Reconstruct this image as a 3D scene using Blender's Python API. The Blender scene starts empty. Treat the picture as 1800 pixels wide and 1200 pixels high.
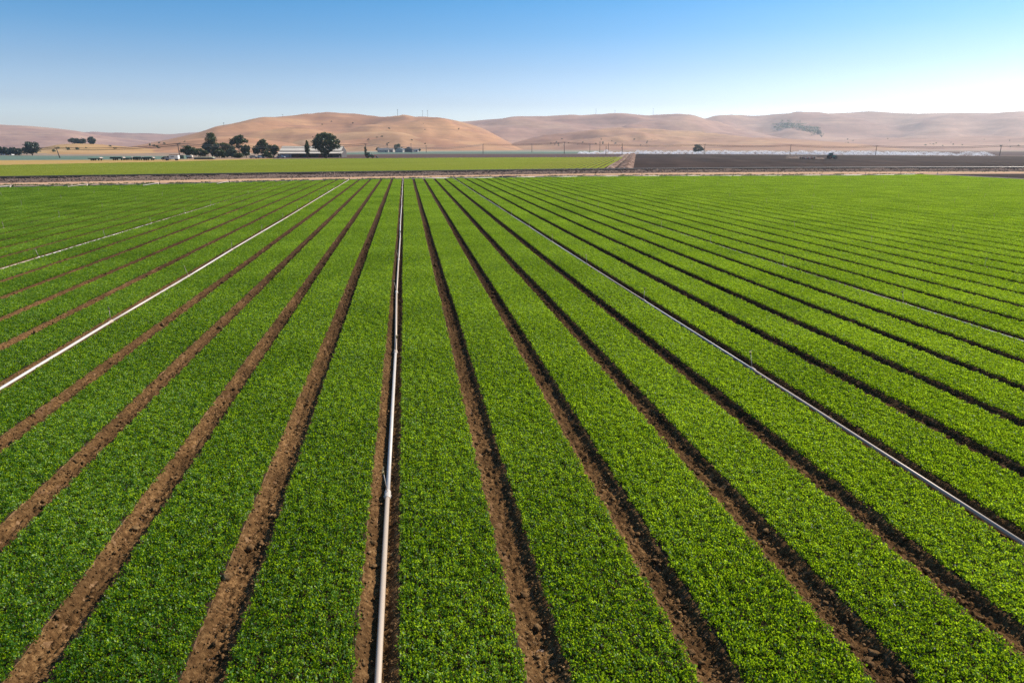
import bpy, bmesh, math, random
import numpy as np
from mathutils import Vector, Matrix, noise as mnoise

random.seed(7)
rng = np.random.default_rng(11)
S = bpy.context.scene
C = S.collection
R = math.radians

# ------------------------------------------------------------------ camera
F = 1200.0                      # focal length in photo pixels (1800 wide)
CAMH = 6.2
THETA = math.atan(342.0 / F)    # pitch down
PSI = math.atan(189.0 * math.cos(THETA) / F)   # yaw to the right of the bed direction (+Y)
cam = bpy.data.cameras.new('camera')
cam.sensor_width = 36.0
cam.lens = 36.0 * F / 1800.0
cam.clip_start = 0.1
cam.clip_end = 30000.0
camo = bpy.data.objects.new('camera', cam)
C.objects.link(camo)
camo.location = (0, 0, CAMH)
camo.rotation_euler = (math.pi / 2 - THETA, 0, -PSI)
S.camera = camo

# ------------------------------------------------------------------ world, sun, exposure
SUN_AZ = R(70.0)      # clockwise from +Y
SUN_EL = R(40.0)
w = bpy.data.worlds.new('World')
S.world = w
w.use_nodes = True
nt = w.node_tree
nt.nodes.clear()
sky = nt.nodes.new('ShaderNodeTexSky')
sky.sky_type = 'NISHITA'
sky.sun_disc = False
sky.sun_elevation = SUN_EL
sky.sun_rotation = SUN_AZ
sky.altitude = 100
sky.air_density = 1.0
sky.dust_density = 0.6
sky.ozone_density = 2.0
SKY_TINT = [(0.0, (1.60, 1.64, 1.94)), (0.038, (1.54, 1.60, 1.90)), (0.056, (1.12, 1.18, 1.48)), (0.099, (0.75, 0.93, 1.2)), (0.143, (0.42, 0.80, 1.12)), (0.19, (0.21, 0.72, 1.08)), (0.5, (0.32, 0.78, 1.08)), (1.0, (0.32, 0.78, 1.08))]
tcw = nt.nodes.new('ShaderNodeTexCoord')
sxyz = nt.nodes.new('ShaderNodeSeparateXYZ')
rmp = nt.nodes.new('ShaderNodeValToRGB')           # clear saturated air above a pale horizon, the same all round
while len(rmp.color_ramp.elements) < len(SKY_TINT):
    rmp.color_ramp.elements.new(0.5)
for e_, (p_, c_) in zip(rmp.color_ramp.elements, SKY_TINT):
    e_.position = p_
    e_.color = (*c_, 1)
mul = nt.nodes.new('ShaderNodeVectorMath')
mul.operation = 'MULTIPLY'
bg = nt.nodes.new('ShaderNodeBackground')
bg.inputs['Strength'].default_value = 0.1
wo = nt.nodes.new('ShaderNodeOutputWorld')
nt.links.new(tcw.outputs['Generated'], sxyz.inputs[0])
nt.links.new(sxyz.outputs['Z'], rmp.inputs[0])
nt.links.new(sky.outputs[0], mul.inputs[0])
nt.links.new(rmp.outputs[0], mul.inputs[1])
nt.links.new(mul.outputs[0], bg.inputs[0])
nt.links.new(bg.outputs[0], wo.inputs[0])
sl = bpy.data.lights.new('sun', 'SUN')
sl.energy = 5.0
sl.angle = R(0.53)
sl.color = (1.0, 0.94, 0.85)
so = bpy.data.objects.new('sun', sl)
C.objects.link(so)
sdir = Vector((math.sin(SUN_AZ) * math.cos(SUN_EL), math.cos(SUN_AZ) * math.cos(SUN_EL), math.sin(SUN_EL)))
so.rotation_euler = sdir.to_track_quat('Z', 'Y').to_euler()
so.location = (50, 20, 80)
S.view_settings.view_transform = 'Standard'
S.view_settings.look = 'None'
S.view_settings.exposure = 0.32
S.view_settings.gamma = 1.0
S.view_settings.use_curve_mapping = False
S.render.engine = 'CYCLES'
S.cycles.volume_bounces = 0
S.cycles.max_bounces = 8
S.cycles.transparent_max_bounces = 16
S.cycles.use_denoising = True
S.cycles.denoiser = 'OPENIMAGEDENOISE'
S.cycles.denoising_input_passes = 'RGB_ALBEDO_NORMAL'
S.cycles.denoising_prefilter = 'NONE'
S.cycles.use_adaptive_sampling = False
S.cycles.sample_clamp_indirect = 6.0

HAZE_DENSITY = 1.35e-4
HAZE_ANISO = 0.55

# ------------------------------------------------------------------ geometry helpers
ct, st_, cp, sp_ = math.cos(THETA), math.sin(THETA), math.cos(PSI), math.sin(PSI)
FWD = Vector((sp_ * ct, cp * ct, -st_))
RGT = Vector((cp, -sp_, 0))
UPV = RGT.cross(FWD)


def ray(px, py):
    return FWD + RGT * ((px - 900.0) / F) + UPV * ((600.0 - py) / F)


def at(px, py, z=0.0):
    """point of the ground (height z) that the photo shows at a pixel"""
    d = ray(px, py)
    t = (z - CAMH) / d.z
    return Vector((d.x * t, d.y * t, z))


def at_dist(px, D, z=0.0):
    """ground point in the direction of a photo column at horizontal distance D"""
    d = ray(px, 258.0)
    h = Vector((d.x, d.y, 0)).normalized()
    return Vector((h.x * D, h.y * D, z))


def z_at(px, py, D):
    d = ray(px, py)
    return CAMH + D * d.z / math.hypot(d.x, d.y)


def new_obj(name, me, parent=None, loc=None):
    o = bpy.data.objects.new(name, me)
    C.objects.link(o)
    if parent is not None:
        o.parent = parent
    if loc is not None:
        o.location = loc
    return o


def mesh_from(name, V, Fc, mat=None, smooth=False):
    me = bpy.data.meshes.new(name)
    me.from_pydata([tuple(v) for v in V], [], [tuple(f) for f in Fc])
    if mat:
        me.materials.append(mat)
    if smooth:
        me.shade_smooth()
    me.update()
    return me


def mesh_np(name, V, L, per, mat=None, smooth=False):
    """fast mesh: V (n,3), L flat loop indices, per = vertices of a face"""
    me = bpy.data.meshes.new(name)
    V = np.asarray(V, dtype=np.float32)
    L = np.asarray(L, dtype=np.int32).ravel()
    nf = len(L) // per
    me.vertices.add(len(V))
    me.vertices.foreach_set('co', V.ravel())
    me.loops.add(len(L))
    me.loops.foreach_set('vertex_index', L)
    me.polygons.add(nf)
    me.polygons.foreach_set('loop_start', np.arange(nf, dtype=np.int32) * per)
    if smooth:
        me.polygons.foreach_set('use_smooth', np.ones(nf, dtype=bool))
    if mat:
        me.materials.append(mat)
    me.update(calc_edges=True)
    return me


def grid_loops(nu, nv):
    i = np.arange(nu - 1)[:, None] * nv + np.arange(nv - 1)[None, :]
    return np.stack([i, i + nv, i + nv + 1, i + 1], axis=-1).reshape(-1, 4)


class MB:
    """collects boxes, tubes and so on into one mesh"""
    def __init__(self):
        self.v, self.f = [], []

    def add(self, V, Fc):
        n = len(self.v)
        self.v += [Vector(x) for x in V]
        self.f += [tuple(i + n for i in f) for f in Fc]
        return self

    def box(self, x0, x1, y0, y1, z0, z1, M=None, taper=0.0):
        t = taper
        V = [(x0, y0, z0), (x1, y0, z0), (x1, y1, z0), (x0, y1, z0), (x0 + t, y0 + t, z1), (x1 - t, y0 + t, z1), (x1 - t, y1 - t, z1), (x0 + t, y1 - t, z1)]
        V = [Vector(v) for v in V]
        if M is not None:
            V = [M @ v for v in V]
        return self.add(V, [(3, 2, 1, 0), (4, 5, 6, 7), (0, 1, 5, 4), (1, 2, 6, 5), (2, 3, 7, 6), (3, 0, 4, 7)])

    def tube(self, pts, rad, n=8, caps=True):
        pts = [Vector(p) for p in pts]
        if not hasattr(rad, '__len__'):
            rad = [rad] * len(pts)
        V, Fc = [], []
        for i, p in enumerate(pts):
            d = (pts[min(i + 1, len(pts) - 1)] - pts[max(i - 1, 0)]).normalized()
            a = d.orthogonal().normalized() if abs(d.z) > 0.9 else d.cross(Vector((0, 0, 1))).normalized()
            b = d.cross(a)
            for k in range(n):
                an = 2 * math.pi * k / n
                V.append(p + (a * math.cos(an) + b * math.sin(an)) * rad[i])
        for i in range(len(pts) - 1):
            for k in range(n):
                k2 = (k + 1) % n
                Fc.append((i * n + k, i * n + k2, (i + 1) * n + k2, (i + 1) * n + k))
        if caps:
            Fc.append(tuple(range(n - 1, -1, -1)))
            Fc.append(tuple((len(pts) - 1) * n + k for k in range(n)))
        return self.add(V, Fc)

    def prism(self, poly, y0, y1):
        """polygon in x,z extruded along y"""
        n = len(poly)
        V = [(p[0], y0, p[1]) for p in poly] + [(p[0], y1, p[1]) for p in poly]
        Fc = [tuple(range(n)), tuple(range(2 * n - 1, n - 1, -1))] + [(i, i + n, (i + 1) % n + n, (i + 1) % n) for i in range(n)]
        return self.add(V, Fc)

    def lathe(self, prof, M=None, n=16):
        """profile (radius, height) around z"""
        V, Fc = [], []
        for r, z in prof:
            for k in range(n):
                a = 2 * math.pi * k / n
                V.append(Vector((r * math.cos(a), r * math.sin(a), z)))
        for i in range(len(prof) - 1):
            for k in range(n):
                k2 = (k + 1) % n
                Fc.append((i * n + k, i * n + k2, (i + 1) * n + k2, (i + 1) * n + k))
        Fc.append(tuple(range(n - 1, -1, -1)))
        Fc.append(tuple((len(prof) - 1) * n + k for k in range(n)))
        if M is not None:
            V = [M @ v for v in V]
        return self.add(V, Fc)

    def mesh(self, name, mat, smooth=False):
        return mesh_from(name, self.v, self.f, mat, smooth)

    def build(self, name, mat, parent=None, smooth=False):
        return new_obj(name, self.mesh(name, mat, smooth), parent)


def tag(o, label=None, cat=None, group=None, kind=None):
    if label:
        o['label'] = label
    if cat:
        o['category'] = cat
    if group:
        o['group'] = group
    if kind:
        o['kind'] = kind
    return o


def thing(name, label, cat, loc=(0, 0, 0), rz=0.0, group=None):
    o = bpy.data.objects.new(name, None)
    C.objects.link(o)
    o.empty_display_size = 0.3
    o.location = loc
    o.rotation_euler = (0, 0, rz)
    return tag(o, label, cat, group)


def ordw(n):
    return {1: 'first', 2: 'second', 3: 'third', 4: 'fourth', 5: 'fifth', 6: 'sixth', 7: 'seventh', 8: 'eighth', 9: 'ninth', 10: 'tenth', 11: 'eleventh', 12: 'twelfth'}.get(
        n, str(n) + ('th' if 10 <= n % 100 <= 20 else {1: 'st', 2: 'nd', 3: 'rd'}.get(n % 10, 'th')))


# ------------------------------------------------------------------ materials
def mat_base(name):
    m = bpy.data.materials.new(name)
    m.use_nodes = True
    m.node_tree.nodes.clear()
    return m, m.node_tree


def N(nt, typ, **kw):
    n = nt.nodes.new(typ)
    for k, v in kw.items():
        if k in n.inputs.keys():
            n.inputs[k].default_value = v
        else:
            setattr(n, k, v)
    return n


def ramp(nt, fac, stops):
    r = nt.nodes.new('ShaderNodeValToRGB')
    e = r.color_ramp.elements
    while len(e) < len(stops):
        e.new(0.5)
    for i, (p, c) in enumerate(stops):
        e[i].position = p
        e[i].color = (*c, 1)
    nt.links.new(fac, r.inputs[0])
    return r.outputs[0]


def noise_mat(name, stops, scale, detail=6, rough=0.95, bump=0.0, bscale=None, bdist=0.02, stretch=None, rot=None, spec=0.03, second=None, distortion=0.0, damp_shade=None):
    """rough surface coloured by world-space noise; second=(scale, colour, amount) adds larger patches"""
    m, nt = mat_base(name)
    geo = N(nt, 'ShaderNodeNewGeometry')
    src = geo.outputs['Position']
    if stretch or rot:
        mp = N(nt, 'ShaderNodeMapping')
        if rot:
            mp.inputs['Rotation'].default_value = (0, 0, rot)
        nt.links.new(src, mp.inputs['Vector'])
        src2 = mp.outputs[0]
        if stretch:
            mp2 = N(nt, 'ShaderNodeMapping')
            mp2.inputs['Scale'].default_value = stretch
            nt.links.new(src2, mp2.inputs['Vector'])
            src2 = mp2.outputs[0]
    else:
        src2 = src
    n1 = N(nt, 'ShaderNodeTexNoise', Scale=scale, Detail=detail, Roughness=0.6, Distortion=distortion)
    nt.links.new(src2, n1.inputs['Vector'])
    col = ramp(nt, n1.outputs['Fac'], stops)
    if second:
        n2 = N(nt, 'ShaderNodeTexNoise', Scale=second[0], Detail=4, Roughness=0.55)
        nt.links.new(src, n2.inputs['Vector'])
        mr = N(nt, 'ShaderNodeMapRange')
        mr.inputs['From Min'].default_value = 0.42
        mr.inputs['From Max'].default_value = 0.62
        mr.inputs['To Max'].default_value = second[2]
        nt.links.new(n2.outputs['Fac'], mr.inputs['Value'])
        mx = N(nt, 'ShaderNodeMix', data_type='RGBA')
        nt.links.new(mr.outputs[0], mx.inputs[0])
        nt.links.new(col, mx.inputs[6])
        mx.inputs[7].default_value = (*second[1], 1)
        col = mx.outputs[2]
    if damp_shade:
        # damp plus painted furrow shade darken the soil up-field and to the right
        sx = N(nt, 'ShaderNodeSeparateXYZ')
        nt.links.new(src, sx.inputs[0])
        nz = N(nt, 'ShaderNodeTexNoise', Scale=0.16, Detail=3)
        nt.links.new(src, nz.inputs['Vector'])
        my = N(nt, 'ShaderNodeMath', operation='MULTIPLY_ADD')
        nt.links.new(nz.outputs['Fac'], my.inputs[0])
        my.inputs[1].default_value = 34.0
        nt.links.new(sx.outputs['Y'], my.inputs[2])
        sx2 = N(nt, 'ShaderNodeMath', operation='MULTIPLY_ADD')
        nt.links.new(sx.outputs['X'], sx2.inputs[0])
        sx2.inputs[1].default_value = 0.9
        nt.links.new(my.outputs[0], sx2.inputs[2])
        mr2 = N(nt, 'ShaderNodeMapRange', interpolation_type='SMOOTHSTEP')
        mr2.inputs['From Min'].default_value = 22.0
        mr2.inputs['From Max'].default_value = 52.0
        mr2.inputs['To Max'].default_value = 0.8
        nt.links.new(sx2.outputs[0], mr2.inputs['Value'])
        mx2 = N(nt, 'ShaderNodeMix', data_type='RGBA')
        nt.links.new(mr2.outputs[0], mx2.inputs[0])
        nt.links.new(col, mx2.inputs[6])
        mx2.inputs[7].default_value = (*damp_shade, 1)
        col = mx2.outputs[2]
    b = N(nt, 'ShaderNodeBsdfPrincipled')
    b.inputs['Roughness'].default_value = rough
    b.inputs['Specular IOR Level'].default_value = spec
    nt.links.new(col, b.inputs['Base Color'])
    if bump > 0:
        n3 = N(nt, 'ShaderNodeTexNoise', Scale=bscale or scale * 3, Detail=6, Roughness=0.65)
        nt.links.new(src, n3.inputs['Vector'])
        bp = N(nt, 'ShaderNodeBump', Strength=bump, Distance=bdist)
        nt.links.new(n3.outputs['Fac'], bp.inputs['Height'])
        nt.links.new(bp.outputs[0], b.inputs['Normal'])
    o = N(nt, 'ShaderNodeOutputMaterial')
    nt.links.new(b.outputs[0], o.inputs[0])
    return m


def plain(name, col, rough=0.6, metal=0.0, var=0.12, scale=3.0, spec=0.4):
    c0 = tuple(x * (1 - var) for x in col)
    c1 = tuple(min(1, x * (1 + var)) for x in col)
    m, nt = mat_base(name)
    tc = N(nt, 'ShaderNodeTexCoord')
    n1 = N(nt, 'ShaderNodeTexNoise', Scale=scale, Detail=5)
    nt.links.new(tc.outputs['Object'], n1.inputs['Vector'])
    col = ramp(nt, n1.outputs['Fac'], [(0.3, c0), (0.7, c1)])
    b = N(nt, 'ShaderNodeBsdfPrincipled', Roughness=rough, Metallic=metal)
    b.inputs['Specular IOR Level'].default_value = spec
    nt.links.new(col, b.inputs['Base Color'])
    o = N(nt, 'ShaderNodeOutputMaterial')
    nt.links.new(b.outputs[0], o.inputs[0])
    return m


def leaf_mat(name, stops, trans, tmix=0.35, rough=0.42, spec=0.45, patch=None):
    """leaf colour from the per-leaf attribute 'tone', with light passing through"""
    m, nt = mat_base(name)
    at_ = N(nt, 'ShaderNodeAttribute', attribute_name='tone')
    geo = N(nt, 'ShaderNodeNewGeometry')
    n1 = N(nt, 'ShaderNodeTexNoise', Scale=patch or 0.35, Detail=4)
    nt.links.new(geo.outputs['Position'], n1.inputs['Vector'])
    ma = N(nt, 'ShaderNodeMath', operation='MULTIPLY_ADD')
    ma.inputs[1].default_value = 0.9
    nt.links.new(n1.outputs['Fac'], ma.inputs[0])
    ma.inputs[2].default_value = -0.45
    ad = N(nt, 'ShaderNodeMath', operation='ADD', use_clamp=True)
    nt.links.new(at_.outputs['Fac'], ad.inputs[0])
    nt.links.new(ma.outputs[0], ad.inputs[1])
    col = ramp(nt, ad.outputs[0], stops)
    b = N(nt, 'ShaderNodeBsdfPrincipled', Roughness=rough)
    b.inputs['Specular IOR Level'].default_value = spec
    nt.links.new(col, b.inputs['Base Color'])
    t = N(nt, 'ShaderNodeBsdfTranslucent')
    tcol = ramp(nt, ad.outputs[0], [(0.0, trans[0]), (1.0, trans[1])])
    nt.links.new(tcol, t.inputs['Color'])
    mx = N(nt, 'ShaderNodeMixShader', Fac=tmix)
    nt.links.new(b.outputs[0], mx.inputs[1])
    nt.links.new(t.outputs[0], mx.inputs[2])
    o = N(nt, 'ShaderNodeOutputMaterial')
    nt.links.new(mx.outputs[0], o.inputs[0])
    return m


def mist_mat(name, col, cover):
    m, nt = mat_base(name)
    d = N(nt, 'ShaderNodeBsdfDiffuse', Color=(*col, 1))
    t = N(nt, 'ShaderNodeBsdfTranslucent', Color=(*col, 1))
    a = N(nt, 'ShaderNodeAddShader')
    mx0 = N(nt, 'ShaderNodeMixShader', Fac=0.5)
    nt.links.new(d.outputs[0], mx0.inputs[1])
    nt.links.new(t.outputs[0], mx0.inputs[2])
    tr = N(nt, 'ShaderNodeBsdfTransparent')
    mx = N(nt, 'ShaderNodeMixShader', Fac=cover)
    nt.links.new(tr.outputs[0], mx.inputs[1])
    nt.links.new(mx0.outputs[0], mx.inputs[2])
    o = N(nt, 'ShaderNodeOutputMaterial')
    nt.links.new(mx.outputs[0], o.inputs[0])
    return m


M = {}
M['soil'] = noise_mat('tilled soil', [(0.3, (0.075, 0.035, 0.013)), (0.5, (0.19, 0.096, 0.036)), (0.72, (0.45, 0.25, 0.10))], 14.0, detail=9, bump=1.0, bscale=30, bdist=0.06,
                      second=(0.9, (0.09, 0.046, 0.018), 0.6), spec=0.05, damp_shade=(0.034, 0.018, 0.009))
M['damp_shade'] = noise_mat('moist dark bed soil', [(0.3, (0.022, 0.013, 0.008)), (0.7, (0.05, 0.028, 0.016))], 12.0, bump=0.6, bscale=50, spec=0.1)  # damp bed top, darkened further to paint the shade in leaf gaps
M['clod'] = noise_mat('soil clods', [(0.3, (0.09, 0.045, 0.018)), (0.5, (0.21, 0.117, 0.049)), (0.72, (0.40, 0.24, 0.11))], 9.0, bump=0.9, bscale=45, bdist=0.02, spec=0.05,
                    second=(0.9, (0.11, 0.056, 0.023), 0.5), damp_shade=(0.05, 0.027, 0.014))
M['shoulder'] = noise_mat('bed shoulder soil', [(0.3, (0.13, 0.066, 0.030)), (0.5, (0.25, 0.138, 0.064)), (0.7, (0.40, 0.235, 0.115))], 10.0, bump=1.0, bscale=50, bdist=0.03,
                          second=(0.5, (0.13, 0.066, 0.031), 0.7), spec=0.05, damp_shade=(0.12, 0.058, 0.028))
M['ground'] = noise_mat('dry valley ground', [(0.3, (0.26, 0.17, 0.115)), (0.5, (0.34, 0.23, 0.155)), (0.7, (0.40, 0.28, 0.19))], 0.02, bump=0.0, second=(0.005, (0.26, 0.2, 0.15), 0.5))
M['track'] = noise_mat('packed dirt', [(0.3, (0.42, 0.225, 0.118)), (0.5, (0.55, 0.325, 0.185)), (0.72, (0.68, 0.44, 0.28))], 0.35, stretch=(1, 5, 1), rot=R(17), bump=0.5, bscale=6, bdist=0.05)
M['bank'] = noise_mat('crumbling bank soil', [(0.36, (0.07, 0.038, 0.026)), (0.5, (0.20, 0.115, 0.078)), (0.66, (0.44, 0.29, 0.21))], 0.45, bump=0.8, bscale=3, bdist=0.2)
M['plough'] = noise_mat('dark ploughed earth', [(0.3, (0.026, 0.015, 0.010)), (0.5, (0.044, 0.026, 0.0175)), (0.72, (0.092, 0.057, 0.040))], 0.16, stretch=(0.5, 0.06, 1), rot=R(19), bump=0.6, bscale=2.5, bdist=0.12,
                        second=(0.02, (0.075, 0.044, 0.032), 0.55))
M['mauve'] = noise_mat('bare fallow earth', [(0.3, (0.085, 0.05, 0.04)), (0.5, (0.115, 0.07, 0.056)), (0.75, (0.16, 0.10, 0.078))], 0.05, stretch=(0.3, 1, 1))
M['dryedge'] = noise_mat('dry yellow margin', [(0.3, (0.38, 0.23, 0.07)), (0.5, (0.46, 0.28, 0.095)), (0.75, (0.48, 0.33, 0.11))], 0.12)
M['bluegreen'] = noise_mat('blue green leaf field', [(0.3, (0.10, 0.145, 0.105)), (0.5, (0.14, 0.19, 0.14)), (0.75, (0.20, 0.24, 0.18))], 0.08, stretch=(0.3, 2, 1), bump=0.4, bscale=1.0, bdist=0.2)
M['palefield'] = noise_mat('pale green stubble', [(0.3, (0.22, 0.24, 0.17)), (0.5, (0.28, 0.29, 0.21)), (0.75, (0.34, 0.33, 0.25))], 0.03, stretch=(0.3, 2, 1))
M['ballast'] = noise_mat('grey brown ballast', [(0.3, (0.085, 0.054, 0.039)), (0.5, (0.19, 0.127, 0.095)), (0.72, (0.35, 0.25, 0.195))], 4.5, detail=9, bump=1.0, bscale=8, bdist=0.1)
M['rail_shade'] = noise_mat('rail shade track strip', [(0.3, (0.010, 0.008, 0.007)), (0.7, (0.03, 0.024, 0.02))], 3.0, bump=0.8, bscale=6, bdist=0.1)  # near-black colour paints the shade of the rails
M['rail'] = plain('weathered rail steel', (0.06, 0.045, 0.04), 0.55, 0.3)
M['railhead'] = plain('polished rail head', (0.4, 0.37, 0.34), 0.4, 1.0)
M['wood'] = plain('weathered timber', (0.09, 0.065, 0.05), 0.85)
M['pole'] = plain('utility pole timber', (0.07, 0.05, 0.04), 0.85)
M['wire'] = plain('dark cable', (0.03, 0.03, 0.03), 0.6)
M['white'] = plain('white paint', (0.78, 0.77, 0.75), 0.5)
M['glassy'] = plain('dark vehicle glass', (0.03, 0.04, 0.05), 0.08, spec=0.8)
M['tyre'] = plain('black rubber', (0.02, 0.02, 0.02), 0.8)
M['rim'] = plain('dull orange wheel rim', (0.26, 0.1, 0.06), 0.5)
M['greenpaint'] = plain('green tractor paint', (0.02, 0.16, 0.07), 0.35)
M['tealpaint'] = plain('teal tractor paint', (0.015, 0.22, 0.16), 0.3)
M['darkgreen'] = plain('dark green trailer steel', (0.018, 0.05, 0.038), 0.6)
M['redpaint'] = plain('rust red steel', (0.28, 0.05, 0.03), 0.5)
M['tan'] = plain('tan steel sheet', (0.5, 0.38, 0.3), 0.6)
M['roofcream'] = plain('cream roof sheet', (0.72, 0.60, 0.46), 0.55, scale=0.5, var=0.08)
M['barnwall'] = plain('shed wall board', (0.10, 0.085, 0.08), 0.8)
M['greywall'] = plain('grey panel wall', (0.36, 0.34, 0.36), 0.7)
M['greyroof'] = plain('grey shingle roof', (0.17, 0.155, 0.15), 0.8)
M['brownroof'] = plain('brown shingle roof', (0.16, 0.09, 0.06), 0.8)
M['creamwall'] = plain('cream plaster', (0.42, 0.36, 0.31), 0.8)
M['tarp'] = plain('pale green cover sheet', (0.42, 0.42, 0.28), 0.7)
M['black'] = plain('black plastic', (0.015, 0.015, 0.015), 0.5)
M['hose'] = plain('dark green hose', (0.05, 0.09, 0.07), 0.6)
M['bark'] = plain('tree bark', (0.075, 0.055, 0.042), 0.9)


def alu_mat():
    m, nt = mat_base('aluminium pipe')
    oi = N(nt, 'ShaderNodeObjectInfo')
    tc = N(nt, 'ShaderNodeTexCoord')
    n1 = N(nt, 'ShaderNodeTexNoise', Scale=4.0, Detail=6)
    nt.links.new(tc.outputs['Object'], n1.inputs['Vector'])
    ad = N(nt, 'ShaderNodeMath', operation='MULTIPLY_ADD')
    nt.links.new(n1.outputs['Fac'], ad.inputs[0])
    ad.inputs[1].default_value = 0.55
    nt.links.new(oi.outputs['Random'], ad.inputs[2])
    col = ramp(nt, ad.outputs[0], [(0.25, (0.68, 0.60, 0.53)), (0.7, (0.60, 0.51, 0.43)), (1.0, (0.55, 0.42, 0.31))])
    b = N(nt, 'ShaderNodeBsdfPrincipled', Roughness=0.5, Metallic=0.12)
    nt.links.new(col, b.inputs['Base Color'])
    o = N(nt, 'ShaderNodeOutputMaterial')
    nt.links.new(b.outputs[0], o.inputs[0])
    return m


M['alu'] = alu_mat()
M['brass'] = plain('dull brass fitting', (0.35, 0.26, 0.14), 0.45, 0.7)
M['leaf'] = leaf_mat('baby leaf crop', [(0.0, (0.007, 0.034, 0.003)), (0.4, (0.027, 0.092, 0.006)), (0.75, (0.088, 0.210, 0.020)), (1.0, (0.40, 0.51, 0.17))],
                     ((0.18, 0.335, 0.001), (0.68, 0.88, 0.022)), 0.52, rough=0.43, spec=0.36, patch=0.22)
M['leaf2'] = leaf_mat('yellowing leaf crop', [(0.0, (0.20, 0.24, 0.03)), (0.5, (0.31, 0.335, 0.045)), (1.0, (0.47, 0.46, 0.11))],
                      ((0.54, 0.60, 0.04), (0.72, 0.72, 0.08)), 0.42, patch=0.03, spec=0.15)
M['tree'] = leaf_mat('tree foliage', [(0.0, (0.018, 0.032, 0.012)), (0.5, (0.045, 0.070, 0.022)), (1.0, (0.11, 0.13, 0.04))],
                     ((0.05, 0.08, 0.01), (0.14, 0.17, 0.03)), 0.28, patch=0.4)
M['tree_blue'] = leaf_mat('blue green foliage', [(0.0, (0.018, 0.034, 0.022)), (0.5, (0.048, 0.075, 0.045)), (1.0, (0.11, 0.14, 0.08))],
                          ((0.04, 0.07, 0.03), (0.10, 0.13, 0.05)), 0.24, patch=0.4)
M['weed'] = leaf_mat('roadside weeds', [(0.0, (0.04, 0.07, 0.015)), (0.5, (0.10, 0.12, 0.03)), (1.0, (0.22, 0.17, 0.07))],
                     ((0.08, 0.12, 0.01), (0.15, 0.16, 0.03)), 0.3)
M['spray'] = mist_mat('water spray', (0.98, 0.97, 0.98), 0.85)
M['dust'] = mist_mat('dust', (0.62, 0.46, 0.36), 0.35)


def hill_mat(name, c0, c1, c2, patchcol, amt):
    m, nt = mat_base(name)
    geo = N(nt, 'ShaderNodeNewGeometry')
    n1 = N(nt, 'ShaderNodeTexNoise', Scale=0.0045, Detail=7, Roughness=0.6, Distortion=0.6)
    nt.links.new(geo.outputs['Position'], n1.inputs['Vector'])
    col = ramp(nt, n1.outputs['Fac'], [(0.32, c0), (0.5, c1), (0.68, c2)])
    # cattle terracettes and drying streaks, darkened to paint in slope shading
    mp = N(nt, 'ShaderNodeMapping')
    mp.inputs['Scale'].default_value = (0.004, 0.004, 0.11)
    nt.links.new(geo.outputs['Position'], mp.inputs['Vector'])
    n2 = N(nt, 'ShaderNodeTexNoise', Scale=1.0, Detail=8, Roughness=0.7, Distortion=0.4)
    nt.links.new(mp.outputs[0], n2.inputs['Vector'])
    mr = N(nt, 'ShaderNodeMapRange')
    mr.inputs['From Min'].default_value = 0.48
    mr.inputs['From Max'].default_value = 0.66
    mr.inputs['To Max'].default_value = amt
    nt.links.new(n2.outputs['Fac'], mr.inputs['Value'])
    mx = N(nt, 'ShaderNodeMix', data_type='RGBA')
    nt.links.new(mr.outputs[0], mx.inputs[0])
    nt.links.new(col, mx.inputs[6])
    mx.inputs[7].default_value = (*patchcol, 1)
    n3 = N(nt, 'ShaderNodeTexNoise', Scale=0.05, Detail=8, Roughness=0.75)
    nt.links.new(geo.outputs['Position'], n3.inputs['Vector'])
    v = N(nt, 'ShaderNodeMapRange')
    v.inputs['From Min'].default_value = 0.3
    v.inputs['From Max'].default_value = 0.7
    v.inputs['To Min'].default_value = 0.82
    v.inputs['To Max'].default_value = 1.16
    nt.links.new(n3.outputs['Fac'], v.inputs['Value'])
    ml = N(nt, 'ShaderNodeVectorMath', operation='SCALE')
    nt.links.new(mx.outputs[2], ml.inputs[0])
    nt.links.new(v.outputs[0], ml.inputs['Scale'])
    b = N(nt, 'ShaderNodeBsdfPrincipled', Roughness=0.95)
    b.inputs['Specular IOR Level'].default_value = 0.1
    nt.links.new(ml.outputs[0], b.inputs['Base Color'])
    o = N(nt, 'ShaderNodeOutputMaterial')
    nt.links.new(b.outputs[0], o.inputs[0])
    return m


M['hill'] = hill_mat('dry golden hill grass', (0.38, 0.18, 0.092), (0.49, 0.245, 0.122), (0.60, 0.33, 0.152), (0.28, 0.13, 0.088), 0.65)
M['hillgold2'] = hill_mat('warm gold hill grass', (0.38, 0.20, 0.10), (0.48, 0.265, 0.13), (0.58, 0.35, 0.17), (0.31, 0.165, 0.105), 0.5)
M['hillmix'] = hill_mat('spur grass', (0.37, 0.18, 0.105), (0.475, 0.25, 0.138), (0.59, 0.34, 0.17), (0.28, 0.14, 0.10), 0.65)
M['hillgold'] = hill_mat('pale gold hill grass', (0.40, 0.21, 0.085), (0.50, 0.29, 0.115), (0.60, 0.38, 0.16), (0.34, 0.17, 0.085), 0.4)
M['hillfar'] = hill_mat('far hill grass', (0.36, 0.19, 0.135), (0.455, 0.255, 0.175), (0.54, 0.325, 0.21), (0.285, 0.148, 0.115), 0.65)

# ------------------------------------------------------------------ ground sheet
V = []
xs = [-5500, -3000, -1500, -700, -300, 0, 300, 700, 1500, 3000, 5500]
for x in xs:
    for y in xs:
        V.append((x, y, -0.03))
ground = new_obj('ground', mesh_np('ground', V, grid_loops(len(xs), len(xs))[:, ::-1], 4, M['ground']))
tag(ground, kind='structure')


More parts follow.
